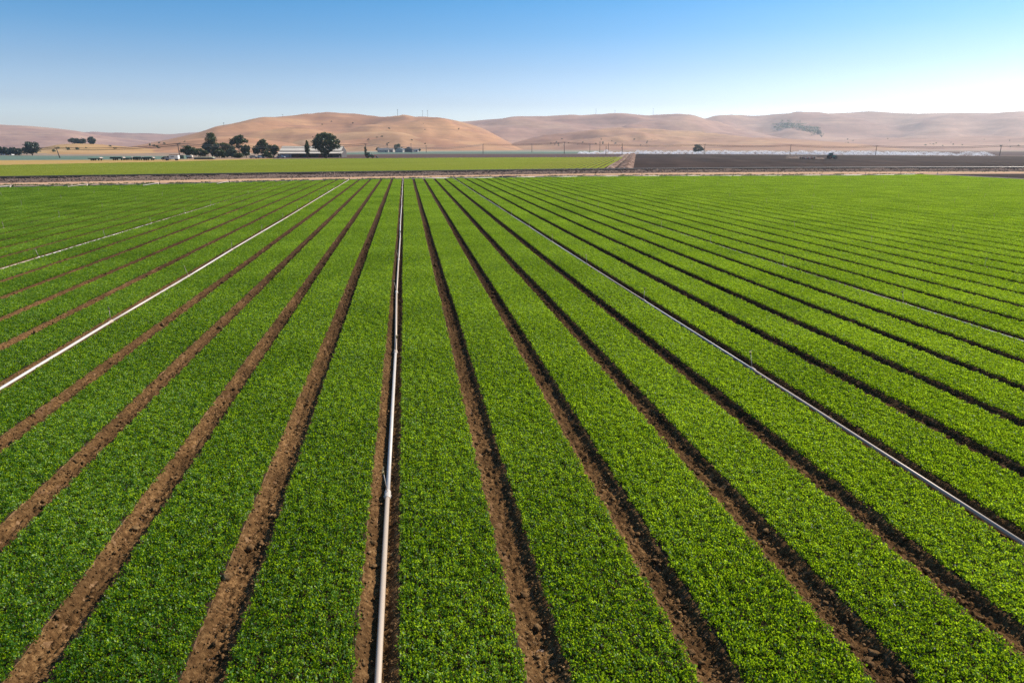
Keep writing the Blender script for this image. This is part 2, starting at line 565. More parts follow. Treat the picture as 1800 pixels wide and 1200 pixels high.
def sheet(name, pix, z, mat, kind='structure', label=None, cat=None):
    P = [at(px, py, z) for px, py in pix]
    bm = bmesh.new()
    f = bm.faces.new([bm.verts.new(p) for p in P])
    if f.normal.z < 0:
        bm.normal_update()
    bmesh.ops.recalc_face_normals(bm, faces=bm.faces)
    bm.normal_update()
    for f in bm.faces:
        if f.normal.z < 0:
            f.normal_flip()
    bmesh.ops.triangulate(bm, faces=bm.faces)
    me = bpy.data.meshes.new(name)
    bm.to_mesh(me)
    bm.free()
    me.materials.append(mat)
    o = new_obj(name, me)
    return tag(o, label, cat, kind=kind)


# ------------------------------------------------------------------ hills (real ridges at their distances)
def fbm(x, y, s, o=4, seed=0.0):
    return mnoise.fractal(Vector((x / s + seed, y / s - seed, seed)), 1.0, 2.0, o)


def hill(name, sil, d_base, d_crest, d_back, mat, rough=0.22, wave=260.0, seed=1.0, nu=150, nv=44, power=1.0):
    px = np.array([p[0] for p in sil], float)
    py = np.array([p[1] for p in sil], float)
    us = np.linspace(px[0], px[-1], nu)
    # smooth interpolation of the crest
    ys = np.interp(us, px, py)
    ker = np.array([1, 2, 3, 2, 1], float); ker /= ker.sum()
    pad = np.pad(ys, 2, mode='edge')
    ys = np.convolve(pad, ker, mode='valid')
    V = np.zeros((nu, nv, 3))
    for i, u in enumerate(us):
        wob = 1.0 + 0.06 * mnoise.noise(Vector((u / 140.0, seed * 3.1, 0)))
        D1 = d_crest * wob
        H = max(z_at(u, ys[i], D1), 0.5)
        Db = d_base * (1.0 + 0.05 * mnoise.noise(Vector((u / 90.0, seed * 5.7, 2))))
        d = ray(u, 258)
        hx, hy = d.x / math.hypot(d.x, d.y), d.y / math.hypot(d.x, d.y)
        for j in range(nv):
            t = j / (nv - 1)
            if t < 0.7:
                q = t / 0.7
                D = Db + (D1 - Db) * q
                sm = q * q * (3 - 2 * q)
                base = (0.55 * sm + 0.45 * math.sin(q * math.pi / 2)) ** power
                x, y = hx * D, hy * D
                wx = x + 90 * fbm(x, y, 500, 2, seed + 9)
                n = fbm(wx, y, wave, 4, seed)
                rdg = 1.0 - 2.0 * abs(fbm(wx, y, wave * 1.9, 3, seed + 4))
                win = 4 * q * (1 - q)
                z = H * (base + rough * win * (0.45 * n + 0.62 * (rdg - 0.55))) + 0.6 * win * fbm(x, y, 40, 3, seed)
                z -= 2.0 * (1 - q)
            else:
                q = (t - 0.7) / 0.3
                D = D1 + (d_back - D1) * q
                x, y = hx * D, hy * D
                z = H * (1 - q * q * (3 - 2 * q)) * (1 + 0.0 * q) - 2.0 * q
            V[i, j] = (x, y, z)
    me = mesh_np(name, V.reshape(-1, 3), grid_loops(nu, nv)[:, ::-1], 4, mat, True)
    # orientation so the normals face up
    me.update()
    if me.polygons[nv // 2].normal.z < 0:
        me.flip_normals()
    o = new_obj(name, me)
    tag(o, kind='structure')
    return o, V


HILLS = {}
HILLS['far_left'] = hill('hills', [(-420, 214), (-200, 213), (-80, 217), (0, 220), (50, 222), (100, 226), (140, 231), (165, 236), (220, 243), (300, 252), (380, 262)], 2700, 3700, 4400, M['hillfar'], 0.3, 420, 2.0, 110, 40)
HILLS['far_mid'] = hill('hills', [(60, 250), (130, 235), (172, 231), (192, 234), (215, 233), (235, 235), (262, 234.5), (300, 236.5), (340, 233), (420, 231), (520, 236), (640, 245)], 3900, 4600, 5200, M['hillfar'], 0.25, 420, 3.0, 90, 36)
HILLS['right_far'] = hill('hills', [(1110, 232), (1180, 215), (1226, 210), (1258, 204.6), (1286, 203.4), (1312, 206), (1332, 205), (1356, 202), (1390, 200), (1432, 202), (1482, 200.5), (1522, 200), (1560, 201.5), (1600, 200), (1660, 198.5), (1700, 199.5), (1732, 201), (1770, 200.5), (1800, 200.5), (1900, 202), (2050, 199), (2250, 206), (2400, 214)],
                         2350, 3600, 4700, M['hillfar'], 0.46, 430, 5.0, 210, 56)
HILLS['right_mid'] = hill('hills', [(700, 232), (760, 221), (808, 214.5), (870, 210), (920, 208), (960, 207.5), (1000, 204.5), (1045, 202), (1090, 203), (1130, 204.5), (1170, 203), (1200, 203.8), (1230, 209.5), (1262, 218), (1310, 230), (1370, 243), (1440, 256), (1500, 262)],
                         1900, 2800, 3500, M['hillfar'], 0.46, 340, 6.0, 170, 54)
HILLS['left_main'] = hill('hills', [(120, 269), (170, 265), (215, 260.5), (250, 254.5), (300, 245), (350, 234), (383, 225), (420, 222.5), (437, 218.5), (470, 211.5), (500, 209), (535, 206), (570, 203), (600, 203), (640, 205), (700, 206.5), (750, 206), (780, 209), (800, 213), (833, 222), (852, 229), (876, 241), (895, 251), (920, 261), (940, 266)],
                         1120, 1950, 2700, M['hill'], 0.46, 260, 8.0, 190, 60)
HILLS['right_spur'] = hill('hills', [(870, 263), (900, 252), (930, 244), (960, 238), (1000, 233), (1045, 228), (1090, 226.5), (1130, 228), (1165, 231), (1200, 232), (1250, 236), (1310, 242), (1380, 249), (1460, 256), (1540, 263)],
                         1350, 2050, 2700, M['hillmix'], 0.5, 170, 10.0, 150, 56)
HILLS['right_bench'] = hill('hills', [(1270, 265), (1340, 257), (1420, 251), (1500, 246), (1570, 243.5), (1640, 243), (1720, 240.5), (1800, 240), (1920, 237), (2080, 240), (2250, 248)],
                          1500, 2150, 2700, M['hillfar'], 0.5, 200, 12.0, 130, 46)
HILLS['left_spur'] = hill('hills', [(440, 264), (480, 252), (540, 242), (590, 235), (630, 231.5), (680, 232.5), (730, 238.5), (790, 248), (850, 256.5), (900, 265)], 1060, 1500, 2000, M['hillgold2'], 0.55, 150, 17.0, 100, 44)
HILLS['left_foot'] = hill('hills', [(150, 271), (200, 264), (250, 256.5), (310, 249), (360, 243.5), (410, 241), (455, 244), (500, 250), (545, 258), (580, 265)], 720, 1350, 1850, M['hill'], 0.55, 140, 21.0, 90, 44)
HILLS['right_foot'] = hill('hills', [(1150, 265), (1200, 253), (1250, 246), (1310, 242), (1370, 243), (1430, 247), (1500, 252), (1570, 259), (1620, 265)], 1300, 1800, 2300, M['hillmix'], 0.42, 170, 25.0, 100, 44)
HILLS['left_knoll'] = hill('hills', [(-10, 271), (30, 267), (66, 261.5), (100, 254.6), (135, 252), (165, 253), (200, 256), (235, 259), (275, 263), (330, 268)], 640, 1150, 1600, M['hillgold'], 0.22, 150, 14.0, 90, 44)
del HILLS['far_left'], HILLS['far_mid']


def hill_z(key, px, D):
    """height of a hill's surface in a photo column at a distance"""
    o, V = HILLS[key]
    p = at_dist(px, D)
    d2 = (V[:, :, 0] - p.x) ** 2 + (V[:, :, 1] - p.y) ** 2
    i = np.argmin(d2)
    return V.reshape(-1, 3)[i]


def hill_at(key, px, py):
    """point of the hill's visible slope nearest to the photo pixel"""
    o, V = HILLS[key]
    P = V[:, : int(V.shape[1] * 0.72)].reshape(-1, 3) - np.array([0, 0, CAMH])
    f = P @ np.array(FWD)
    u = 900 + F * (P @ np.array(RGT)) / f
    v = 600 - F * (P @ np.array(UPV)) / f
    i = np.argmin((u - px) ** 2 + (v - py) ** 2)
    return Vector(P[i] + np.array([0, 0, CAMH]))


# ------------------------------------------------------------------ crop field: beds, furrows
PITCH = 2.03
A0 = (-0.052 / ct - math.tan(PSI) * math.tan(THETA)) * CAMH * cp      # centre furrow's offset from the camera
END_PIX = [(-260, 333), (0, 329), (300, 323.5), (550, 317), (700, 314.3), (800, 313), (1050, 310), (1200, 309.3), (1300, 309), (1400, 308.6), (1540, 308), (1622, 306.4), (1700, 310), (1800, 314.6), (1990, 323.5)]
END_PTS = [at(px, py, 0.22) for px, py in END_PIX]
K0, K1 = -36, 64           # furrows


def end_y(x):
    best = None
    for a, b in zip(END_PTS[:-1], END_PTS[1:]):
        if min(a.x, b.x) - 1e-6 <= x <= max(a.x, b.x) + 1e-6 and abs(a.x - b.x) > 1e-6:
            t = (x - a.x) / (b.x - a.x)
            y = a.y + (b.y - a.y) * t
            best = y if best is None else min(best, y)
    if best is None:
        best = min(END_PTS[0].y if x < END_PTS[0].x else END_PTS[-1].y, 200)
    return best


def wob(k, y):
    """slow wander of a furrow's line"""
    return 0.045 * mnoise.noise(Vector((k * 1.37, y / 9.0, 3.3))) + 0.02 * mnoise.noise(Vector((k * 7.7, y / 2.2, 8.1)))


def fx(k, y=0.0):
    return A0 + PITCH * k + wob(k, y)


BED_TOP = 0.12
HALF = 0.775        # half width of the leafy strip
Y0 = 2.5


def leaf_patch(name, mat, seed, length, half, dens, lsize, z0, z1):
    r = np.random.default_rng(seed)
    n = int(length * half * 2 * dens)
    x = r.uniform(-half - 0.03, half + 0.03, n)
    y = r.uniform(0, length, n)
    # ragged edges and thin spots
    ph = r.uniform(0, 6.28, 6)
    L = 2 * math.pi / length
    edge_r = half - 0.03 + 0.018 * np.sin(L * y * 2 + ph[0]) + 0.014 * np.sin(L * y * 5 + ph[1]) + r.normal(0, 0.014, n)
    edge_l = half - 0.03 + 0.018 * np.sin(L * y * 3 + ph[2]) + 0.014 * np.sin(L * y * 6 + ph[3]) + r.normal(0, 0.014, n)
    keep = (x < edge_r) & (-x < edge_l)
    x, y = x[keep], y[keep]
    # seed lines: plants gather along drilled rows
    row = np.round(x / 0.062) * 0.062
    x = x + (row - x) * np.clip(r.normal(0.08, 0.25, len(x)), 0, 1)
    n = len(x)
    dens_n = np.array([mnoise.noise(Vector((a * 9, b * 9, seed))) for a, b in zip(x, y)])
    keep = r.uniform(0, 1, n) < np.clip(0.86 + 0.9 * dens_n, 0.15, 1)
    x, y, dens_n = x[keep], y[keep], dens_n[keep]
    n = len(x)
    clump = np.array([mnoise.noise(Vector((a * 4.5, b * 4.5, seed + 50))) for a, b in zip(x, y)])
    z = z0 + (z1 - z0) * (0.9 + 0.35 * clump) * r.uniform(0, 1, n) ** 0.9 + 0.04 * dens_n
    edge = np.clip((half - np.abs(x)) / 0.10, 0, 1)
    z = z * (0.93 + 0.07 * edge)
    az = r.uniform(0, 2 * math.pi, n)
    tilt = np.clip(r.normal(1.0, 0.33, n), -0.1, 1.5)
    roll = r.normal(0, 0.38, n)
    ln = lsize * r.uniform(0.7, 1.35, n)
    wd = ln * r.uniform(0.26, 0.36, n)
    d = np.stack([np.cos(az) * np.cos(tilt), np.sin(az) * np.cos(tilt), np.sin(tilt)], 1)
    s0 = np.stack([-np.sin(az), np.cos(az), np.zeros(n)], 1)
    up0 = np.cross(d, s0)
    s = s0 * np.cos(roll)[:, None] + up0 * np.sin(roll)[:, None]
    nn = np.cross(d, s)
    c = np.stack([x, y, z], 1)
    B = c - d * ln[:, None] * 0.5
    T = c + d * ln[:, None] * 0.5 - nn * (0.12 * ln)[:, None] * -1
    T = T - np.array([0, 0, 1])[None, :] * (0.10 * ln)[:, None]
    Mi = c - np.sign(nn[:, 2:3]) * nn * (0.10 * ln)[:, None]
    Lf = c + s * wd[:, None] + d * (0.06 * ln)[:, None]
    Rt = c - s * wd[:, None] + d * (0.06 * ln)[:, None]
    V = np.stack([B, Mi, T, Lf, Rt], 1).reshape(-1, 3)
    b = np.arange(n)[:, None] * 5
    Fq = np.concatenate([b + np.array([[0, 1, 2, 3]]), b + np.array([[0, 4, 2, 1]])], 0)
    me = mesh_np(name, V, Fq, 4, mat)
    tone = np.clip(r.normal(0.37, 0.24, n) + 0.24 * clump + 0.34 * dens_n + np.where(r.uniform(0, 1, n) < 0.08, 0.38, 0), 0, 1)
    a = me.attributes.new('tone', 'FLOAT', 'POINT')
    a.data.foreach_set('value', np.repeat(tone, 5).astype(np.float32))
    return bpy.data.objects.new(name, me)


def scatter_group(name, patches):
    """geometry nodes: one leaf patch at every vertex, turned and mirrored by the vertex's attributes"""
    g = bpy.data.node_groups.new(name, 'GeometryNodeTree')
    g.interface.new_socket('Geometry', in_out='INPUT', socket_type='NodeSocketGeometry')
    g.interface.new_socket('Geometry', in_out='OUTPUT', socket_type='NodeSocketGeometry')
    gi = g.nodes.new('NodeGroupInput')
    go = g.nodes.new('NodeGroupOutput')
    jn = g.nodes.new('GeometryNodeJoinGeometry')
    for p in patches:
        oi = g.nodes.new('GeometryNodeObjectInfo')
        oi.inputs['Object'].default_value = p
        oi.inputs['As Instance'].default_value = False
        ti = g.nodes.new('GeometryNodeGeometryToInstance')
        g.links.new(oi.outputs['Geometry'], ti.inputs[0])
        g.links.new(ti.outputs[0], jn.inputs[0])
    ip = g.nodes.new('GeometryNodeInstanceOnPoints')
    g.links.new(gi.outputs[0], ip.inputs['Points'])
    g.links.new(jn.outputs[0], ip.inputs['Instance'])
    ip.inputs['Pick Instance'].default_value = True
    for nm, typ, sock in (('pick', 'INT', 'Instance Index'), ('turn', 'FLOAT_VECTOR', 'Rotation'), ('size', 'FLOAT_VECTOR', 'Scale')):
        na = g.nodes.new('GeometryNodeInputNamedAttribute')
        na.data_type = typ
        na.inputs['Name'].default_value = nm
        out = [s for s in na.outputs if s.enabled and s.name == 'Attribute'][0]
        if sock == 'Rotation':
            er = g.nodes.new('FunctionNodeEulerToRotation')
            g.links.new(out, er.inputs[0])
            out = er.outputs[0]
        g.links.new(out, ip.inputs[sock])
    g.links.new(ip.outputs[0], go.inputs[0])
    return g


def scatter_mesh(name, P, npick, length, heading=0.0):
    """points for scatter_group"""
    P = np.asarray(P, np.float32)
    n = len(P)
    me = bpy.data.meshes.new(name)
    me.vertices.add(n)
    me.vertices.foreach_set('co', P.ravel())
    a = me.attributes.new('pick', 'INT', 'POINT')
    a.data.foreach_set('value', rng.integers(0, npick, n).astype(np.int32))
    t = np.zeros((n, 3), np.float32)
    t[:, 2] = heading
    a = me.attributes.new('turn', 'FLOAT_VECTOR', 'POINT')
    a.data.foreach_set('vector', t.ravel())
    s = np.ones((n, 3), np.float32)
    s[:, 0] = rng.choice([-1.0, 1.0], n)
    s[:, 2] = rng.uniform(0.92, 1.1, n)
    a = me.attributes.new('size', 'FLOAT_VECTOR', 'POINT')
    a.data.foreach_set('vector', s.ravel())
    me.update()
    return me


PL = 2.0
PATCH = [leaf_patch('leaf_patch', M['leaf'], 100 + i, PL, HALF, 6400, 0.0365, 0.005, 0.11) for i in range(6)]
GN = scatter_group('leaf scatter', PATCH)


def bed_soil(name, k, y1):
    """raised bed of soil between furrow k and k+1"""
    ys = [Y0]
    while ys[-1] < y1:
        ys.append(ys[-1] + (max(0.06, 0.012 * ys[-1]) if -8 <= k <= 8 else max(0.3, 0.03 * ys[-1])))
    ys[-1] = y1
    near = -10 <= k <= 10
    prof = [(-0.93, -0.015), (-0.86, 0.02), (-0.80, BED_TOP - 0.045), (-0.74, BED_TOP), (0.74, BED_TOP), (0.80, BED_TOP - 0.045), (0.86, 0.02), (0.93, -0.015)]
    V = []
    xc = A0 + PITCH * (k + 0.5)
    for y in ys:
        wl, wr = wob(k, y), wob(k + 1, y)
        for i, (px, pz) in enumerate(prof):
            wv = wl if px < 0 else wr
            jx = random.uniform(-0.03, 0.03) if near and abs(px) > 0.75 else 0
            jz = random.uniform(-0.012, 0.012) if near and 0 < i < 7 else 0
            V.append((xc + px + wv + jx, y, pz + jz))
    L = grid_loops(len(ys), len(prof))[:, ::-1]
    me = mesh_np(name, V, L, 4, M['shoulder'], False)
    me.materials.append(M['damp_shade'])
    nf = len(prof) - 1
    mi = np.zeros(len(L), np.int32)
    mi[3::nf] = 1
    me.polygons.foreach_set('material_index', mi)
    return me


for k in range(K0, K1):
    xc = A0 + PITCH * (k + 0.5)
    y1 = end_y(xc)
    side = 'right' if k >= 0 else 'left'
    i = k + 1 if k >= 0 else -k
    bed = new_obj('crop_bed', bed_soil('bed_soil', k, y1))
    tag(bed, 'long bed of dense green leaf crop, %s bed to the %s of the central pipe' % (ordw(i), side), 'crop bed', 'beds of green leaf crop')
    n = int((y1 - Y0) // PL)
    yy = Y0 + np.arange(n) * PL + (y1 - Y0 - n * PL)
    P = [(xc + 0.5 * (wob(k, y + 1) + wob(k + 1, y + 1)), y, BED_TOP - 0.01) for y in yy]
    lc = new_obj('leaf_canopy', scatter_mesh('leaf_canopy', P, len(PATCH), PL), bed)
    tag(lc, kind='stuff')
    md = lc.modifiers.new('leaves', 'NODES')
    md.node_group = GN

# furrow floors with their shoulders: one soil surface, finer near the camera
FV, FL = [], []
off = 0


def crumb(x, y, k):
    """height of crumbled soil: rounded lumps of two sizes with creases between"""
    p = Vector((x * 10.0, y * 10.0, k * 3.7))
    d1 = mnoise.voronoi(p)[0]
    big = mnoise.noise(Vector((x * 2.2, y * 1.6, k * 1.9)))
    z = 0.085 * (0.40 - d1[0]) * (1.0 + 0.9 * big) + 0.032 * mnoise.noise(Vector((x * 5.5, y * 4.5, k)))
    d2 = mnoise.voronoi(p * 2.3)[0]
    return z + 0.050 * (0.40 - d2[0]) + 0.03 * max(0.0, big - 0.25)


def furrow_z(u):
    q = min(1.0, max(0.0, (abs(u) - 0.10) / 0.15))
    return 0.03 + (BED_TOP - 0.035) * q * q * (3 - 2 * q)


for k in range(K0, K1 + 1):
    y1 = end_y(A0 + PITCH * k) + 1.2
    lod = 0 if -4 <= k <= 5 else 1 if -9 <= k <= 10 else 2
    nx = (27, 17, 7)[lod]
    ys = [Y0]
    while ys[-1] < y1:
        y = ys[-1]
        if lod == 0:
            ys.append(y + (0.10 if y < 5 else max(0.024, 0.0048 * (y - 3))))
        elif lod == 1:
            ys.append(y + (0.2 if y < 6 else max(0.05, 0.0075 * y)))
        else:
            ys.append(y + max(0.25, 0.012 * y))
    ys = np.array(ys)
    us = np.linspace(-0.27, 0.27, nx)
    G = np.zeros((len(ys), nx, 3))
    for a, y in enumerate(ys):
        c = A0 + PITCH * k + wob(k, y)
        for b_, u in enumerate(us):
            z = furrow_z(u)
            if lod < 2 and y < 75:
                e = 1 - (abs(u) / 0.27) ** 6
                e *= 0.55 + 0.45 * (1 - min(1, max(0, (abs(u) - 0.1) / 0.1)))
                z += e * crumb(u, y, k) * (0.6 if k % 5 == 0 else 1.0)
            G[a, b_] = (c + u, y, z)
    FV.append(G.reshape(-1, 3))
    FL.append(grid_loops(len(ys), nx)[:, ::-1] + off)
    off += len(ys) * nx
fs = new_obj('field_soil', mesh_np('field_soil', np.concatenate(FV), np.concatenate(FL), 4, M['soil'], False))
tag(fs, kind='structure')

# soil clods lying in the near furrows
ico = bmesh.new()
bmesh.ops.create_icosphere(ico, subdivisions=1, radius=1)
IV = np.array([v.co for v in ico.verts]); IF = np.array([[v.index for v in f.verts] for f in ico.faces])
ico.free()
ico = bmesh.new()
bmesh.ops.create_icosphere(ico, subdivisions=2, radius=1)
IV2 = np.array([v.co for v in ico.verts]); IF2 = np.array([[v.index for v in f.verts] for f in ico.faces])
ico.free()


def lumps(name, spots, mat, thr=9.0):
    VV, LL, o = [], [], 0
    for (x, y, z, r) in spots:
        big = r > thr
        B, Fc = (IV2, IF2) if big else (IV, IF)
        sc = r * rng.uniform(0.6, 1.3, 3)
        sc[2] *= 0.75
        a = rng.uniform(0, 6.28)
        jig = 1 + rng.normal(0, 0.26, len(B))[:, None]
        Q = B * jig * sc
        ca, sa = math.cos(a), math.sin(a)
        Q = np.stack([Q[:, 0] * ca - Q[:, 1] * sa, Q[:, 0] * sa + Q[:, 1] * ca, Q[:, 2]], 1) + np.array([x, y, z])
        VV.append(Q); LL.append(Fc + o); o += len(B)
    return new_obj(name, mesh_np(name, np.concatenate(VV), np.concatenate(LL), 3, mat, False))


spots = []
for k in range(-9, 10):
    pipe = k % 5 == 0
    dens = 72 if not pipe else 55
    for _ in range(int(dens * 30)):
        y = 4.0 + 52 * rng.uniform() ** 2.0
        u = rng.normal(0.02, 0.11)
        if abs(u) > 0.25:
            continue
        g = mnoise.noise(Vector((k * 5.1, y / 1.3, 4.4)))
        r = 0.0098 * math.exp(rng.normal(0.2, 0.5))
        if rng.uniform() < 0.015 and g > 0.05 and not pipe:
            r = rng.uniform(0.03, 0.06)
        if g < -0.3 and rng.uniform() < 0.6:
            continue
        if pipe and abs(u) < 0.06:
            continue
        if y > 25:
            r *= 1.3
        spots.append((fx(k, y) + u, y, furrow_z(u) + 0.008 + r * 0.35, min(r, 0.13)))
# bed shoulders get crumbs too
for k in range(-6, 8):
    for s in (-1, 1):
        for _ in range(500):
            y = 5.0 + 26 * rng.uniform() ** 1.5
            u = s * rng.uniform(0.14, 0.24)
            spots.append((fx(k, y) + u, y, furrow_z(u) + 0.004, 0.010 * math.exp(rng.normal(0.2, 0.45))))
cl = lumps('soil_clods', spots, M['clod'], 0.034)
tag(cl, 'crumbled brown soil clods lying in the furrows', 'soil', kind='stuff')

# ------------------------------------------------------------------ irrigation pipes
SEC = 9.14
PR = 0.042
pipe_me = {}


def seg_mesh(L):
    key = round(L, 2)
    if key not in pipe_me:
        pipe_me[key] = MB().tube([(0, 0, 0), (0, L, 0)], PR, 12).mesh('pipe_section', M['alu'], True)
    return pipe_me[key]


coup_me = MB().tube([(0, -0.14, 0), (0, -0.11, 0), (0, 0.10, 0), (0, 0.13, 0)], [0.050, 0.060, 0.060, 0.05], 12).box(-0.075, 0.075, -0.02, 0.02, -0.055, -0.02).mesh('coupler', M['alu'], False)
ris_me = MB().tube([(0, 0, 0), (0, 0, 0.42)], 0.0105, 6).mesh('riser', M['tan'], True)
spr_me = MB().tube([(0, 0, 0), (0, 0, 0.05)], 0.022, 6).tube([(0, -0.03, 0.05), (0, 0.09, 0.085)], 0.012, 6).box(-0.008, 0.008, -0.09, 0.05, 0.085, 0.1).mesh('sprinkler_head', M['brass'])
# valve on the header: saddle, elbow and opener handle
valve_me = MB().tube([(0, 0.0, 0.0), (0, 0.25, 0.02), (0, 0.42, 0.12), (0, 0.55, 0.14), (0, 0.72, 0.06)], 0.055, 8).mesh('valve_elbow', M['alu'], True)
open_me = MB().tube([(0, 0, 0), (0, 0, 0.55)], 0.03, 6).tube([(-0.2, 0, 0.55), (0.2, 0, 0.55)], 0.025, 6).box(-0.09, 0.09, -0.09, 0.09, 0.0, 0.22).mesh('valve_opener', M['black'])


def header_y(x):
    return end_y(min(x, END_PTS[11].x)) + 2.6


def irrigation_pipe(k):
    if k == 0:
        lab = 'pale aluminium irrigation pipe in the central furrow, running straight up the field'
    else:
        i = abs(k) // 5
        lab = 'pale aluminium irrigation pipe in a furrow, %s pipe to the %s of the central one' % (ordw(i), 'right' if k > 0 else 'left')
    t = thing('irrigation_pipe', lab, 'irrigation pipe', (A0 + PITCH * k, 0, 0), 0, 'irrigation pipes laid along the furrows')
    yend = header_y(A0 + PITCH * k)
    y = {0: 11.45 - SEC, -5: 25.98 - 2 * SEC, 5: 17.3 - 2 * SEC}.get(k, 3.0 + (abs(k) % 7))
    lat = 0.0
    first = True
    while y < yend - 0.5:
        L = min(SEC, yend - y)
        dx0 = lat
        lat = random.uniform(-0.045, 0.045) + (0.02 if k == 0 else -0.05 if k < 0 else -0.03)
        zz = 0.085
        a = Vector((wob(k, y) + dx0, y, zz))
        last = y + L > yend - 0.6
        if last and k < -5:
            a.z = 0.30            # the end length is propped above the leaves
        b = Vector((wob(k, y + L) + lat, y + L, zz if not last else 0.36 if k < -5 else 0.11))
        s = new_obj('pipe_section', seg_mesh(L), t, a)
        d = b - a
        s.rotation_euler = (math.atan2(d.z, d.y), 0, math.atan2(-d.x, d.y))
        if not first:
            c = new_obj('coupler', coup_me, t, a)
            c.rotation_euler = s.rotation_euler
            r = new_obj('riser', ris_me, t, a + Vector((0, 0.02, 0.03)))
            r.rotation_euler = (random.uniform(-0.15, 0.15), random.uniform(-0.25, 0.12), 0)
            h = new_obj('sprinkler_head', spr_me, r, (0, 0, 0.415))
            h.rotation_euler = (0, 0, random.uniform(0, 6))
        first = False
        y += L
    v = new_obj('valve_elbow', valve_me, t, (lat + wob(k, yend), yend - 0.7, 0.11))
    new_obj('valve_opener', open_me, t, (lat + wob(k, yend) + 0.1, yend - 0.05, 0.12))
    return t


for k in range(-35, 61, 5):
    irrigation_pipe(k)

hp = thing('header_pipe', 'long pale header pipe lying along the far end of the field, right of centre', 'irrigation pipe')
xx, hx1 = fx(0), END_PTS[11].x
while xx < hx1:
    x2 = min(xx + 9.14, hx1)
    a, b = Vector((xx, header_y(xx), 0.10)), Vector((x2, header_y(x2), 0.10))
    s = new_obj('pipe_section', MB().tube([(0, 0, 0), (0, (b - a).length, 0)], 0.085, 10).mesh('pipe_section', M['alu'], True), hp, a)
    d = b - a
    s.rotation_euler = (0, 0, math.atan2(-d.x, d.y))
    s2 = new_obj('coupler', MB().tube([(0, -0.12, 0), (0, 0.12, 0)], 0.10, 10).mesh('coupler', M['alu']), hp, a)
    s2.rotation_euler = s.rotation_euler
    xx = x2
pts = [(x, header_y(x) + 0.12 * math.sin(x * 0.7) + 0.2 * mnoise.noise(Vector((x / 4, 0, 0))), 0.075) for x in np.arange(fx(-38), fx(0) + 0.1, 0.8)]
hh_ = MB().tube(pts, 0.09, 8).build('header_hose', M['hose'], None, True)
tag(hh_, 'long dark green supply hose along the far end of the field, left of centre', 'hose')

# ------------------------------------------------------------------ headland: dirt lane, weeds, railway
LANE_TOP = [(-300, 322), (0, 319), (300, 316), (550, 311.3), (800, 306), (1050, 303.2), (1300, 302.2), (1550, 301.9), (1800, 301.8), (2050, 301.6)]
LANE_BOT = [(-300, 328), (0, 324.6), (300, 321.2), (550, 316), (800, 310.8), (1050, 307.9), (1300, 306.5), (1550, 306.1), (1650, 305.8), (1800, 305), (2050, 304)]
sheet('farm_lane', LANE_TOP + LANE_BOT[::-1], -0.02, M['track'])
# ploughed patch beyond the field's right-hand end
sheet('ploughed_field', [(1650, 306.6), (1720, 305.9), (1800, 305.6), (2050, 304.6), (2050, 325), (1800, 313.6), (1700, 309)], -0.018, M['plough'])


def tufts(name, spots, mat, blades, h):
    n = len(spots) * blades
    P = np.repeat(np.array([(s[0], s[1]) for s in spots]), blades, 0)
    sc = np.repeat(np.array([s[2] for s in spots]), blades)
    a = rng.uniform(0, 6.28, n)
    rr = rng.uniform(0, 0.35, n) * sc
    lean = rng.uniform(0.1, 0.7, n)
    hh = h * sc * rng.uniform(0.5, 1.2, n)
    w = 0.05 * sc
    bx, by = P[:, 0] + np.cos(a * 3) * rr, P[:, 1] + np.sin(a * 3) * rr
    V = np.stack([np.stack([bx - np.sin(a) * w, by + np.cos(a) * w, np.zeros(n) - 0.02], 1), np.stack([bx + np.sin(a) * w, by - np.cos(a) * w, np.zeros(n) - 0.02], 1),
                  np.stack([bx + np.cos(a) * lean * hh, by + np.sin(a) * lean * hh, hh], 1)], 1).reshape(-1, 3)
    me = mesh_np(name, V, np.arange(3 * n), 3, mat)
    at_ = me.attributes.new('tone', 'FLOAT', 'POINT')
    at_.data.foreach_set('value', np.repeat(np.clip(rng.normal(0.5, 0.25, n), 0, 1), 3).astype(np.float32))
    return new_obj(name, me)


sp = []
for _ in range(2000):
    px = rng.uniform(-250, 1640)
    lo = np.interp(px, [p[0] for p in LANE_BOT], [p[1] for p in LANE_BOT])
    hi = np.interp(px, [p[0] for p in END_PIX], [p[1] for p in END_PIX])
    py = rng.uniform(lo - 0.3, max(hi, lo + 0.6))
    if mnoise.noise(Vector((px / 30.0, py / 3, 0))) < -0.12:
        continue
    p = at(px, py)
    sp.append((p.x, p.y, rng.uniform(0.5, 1.3)))
for _ in range(700):
    px = rng.uniform(-250, 2000)
    lo = np.interp(px, [p[0] for p in LANE_TOP], [p[1] for p in LANE_TOP])
    p = at(px, lo + rng.normal(0.0, 0.5))
    sp.append((p.x, p.y, rng.uniform(0.4, 1.0)))
wd = tufts('weeds', sp, M['weed'], 12, 0.17)
tag(wd, 'thin dry weeds along the edges of the dirt lane', 'weeds', kind='stuff')

# railway: ballast bank, sleepers, two rails
RAIL_PIX = [(-420, 315.5), (-200, 313), (0, 310.6), (300, 307.4), (500, 303.4), (800, 298.8), (1000, 296.4), (1300, 295.4), (1550, 294.6), (1800, 293.4), (2000, 292.4), (2250, 291.2)]
RZ = 0.95
rp = np.array([at(px, py, RZ)[:2] for px, py in RAIL_PIX])
cf = np.polyfit(rp[:, 0], rp[:, 1], 4)
rx = np.linspace(rp[0, 0], rp[-1, 0], 160)
ry = np.polyval(cf, rx)
tn = np.gradient(np.stack([rx, ry], 1), axis=0)
tn /= np.linalg.norm(tn, axis=1)[:, None]
nrm = np.stack([-tn[:, 1], tn[:, 0]], 1)          # points away from the camera side
rt = thing('railway_track', 'railway track on a grey ballast bank crossing behind the green field', 'railway')


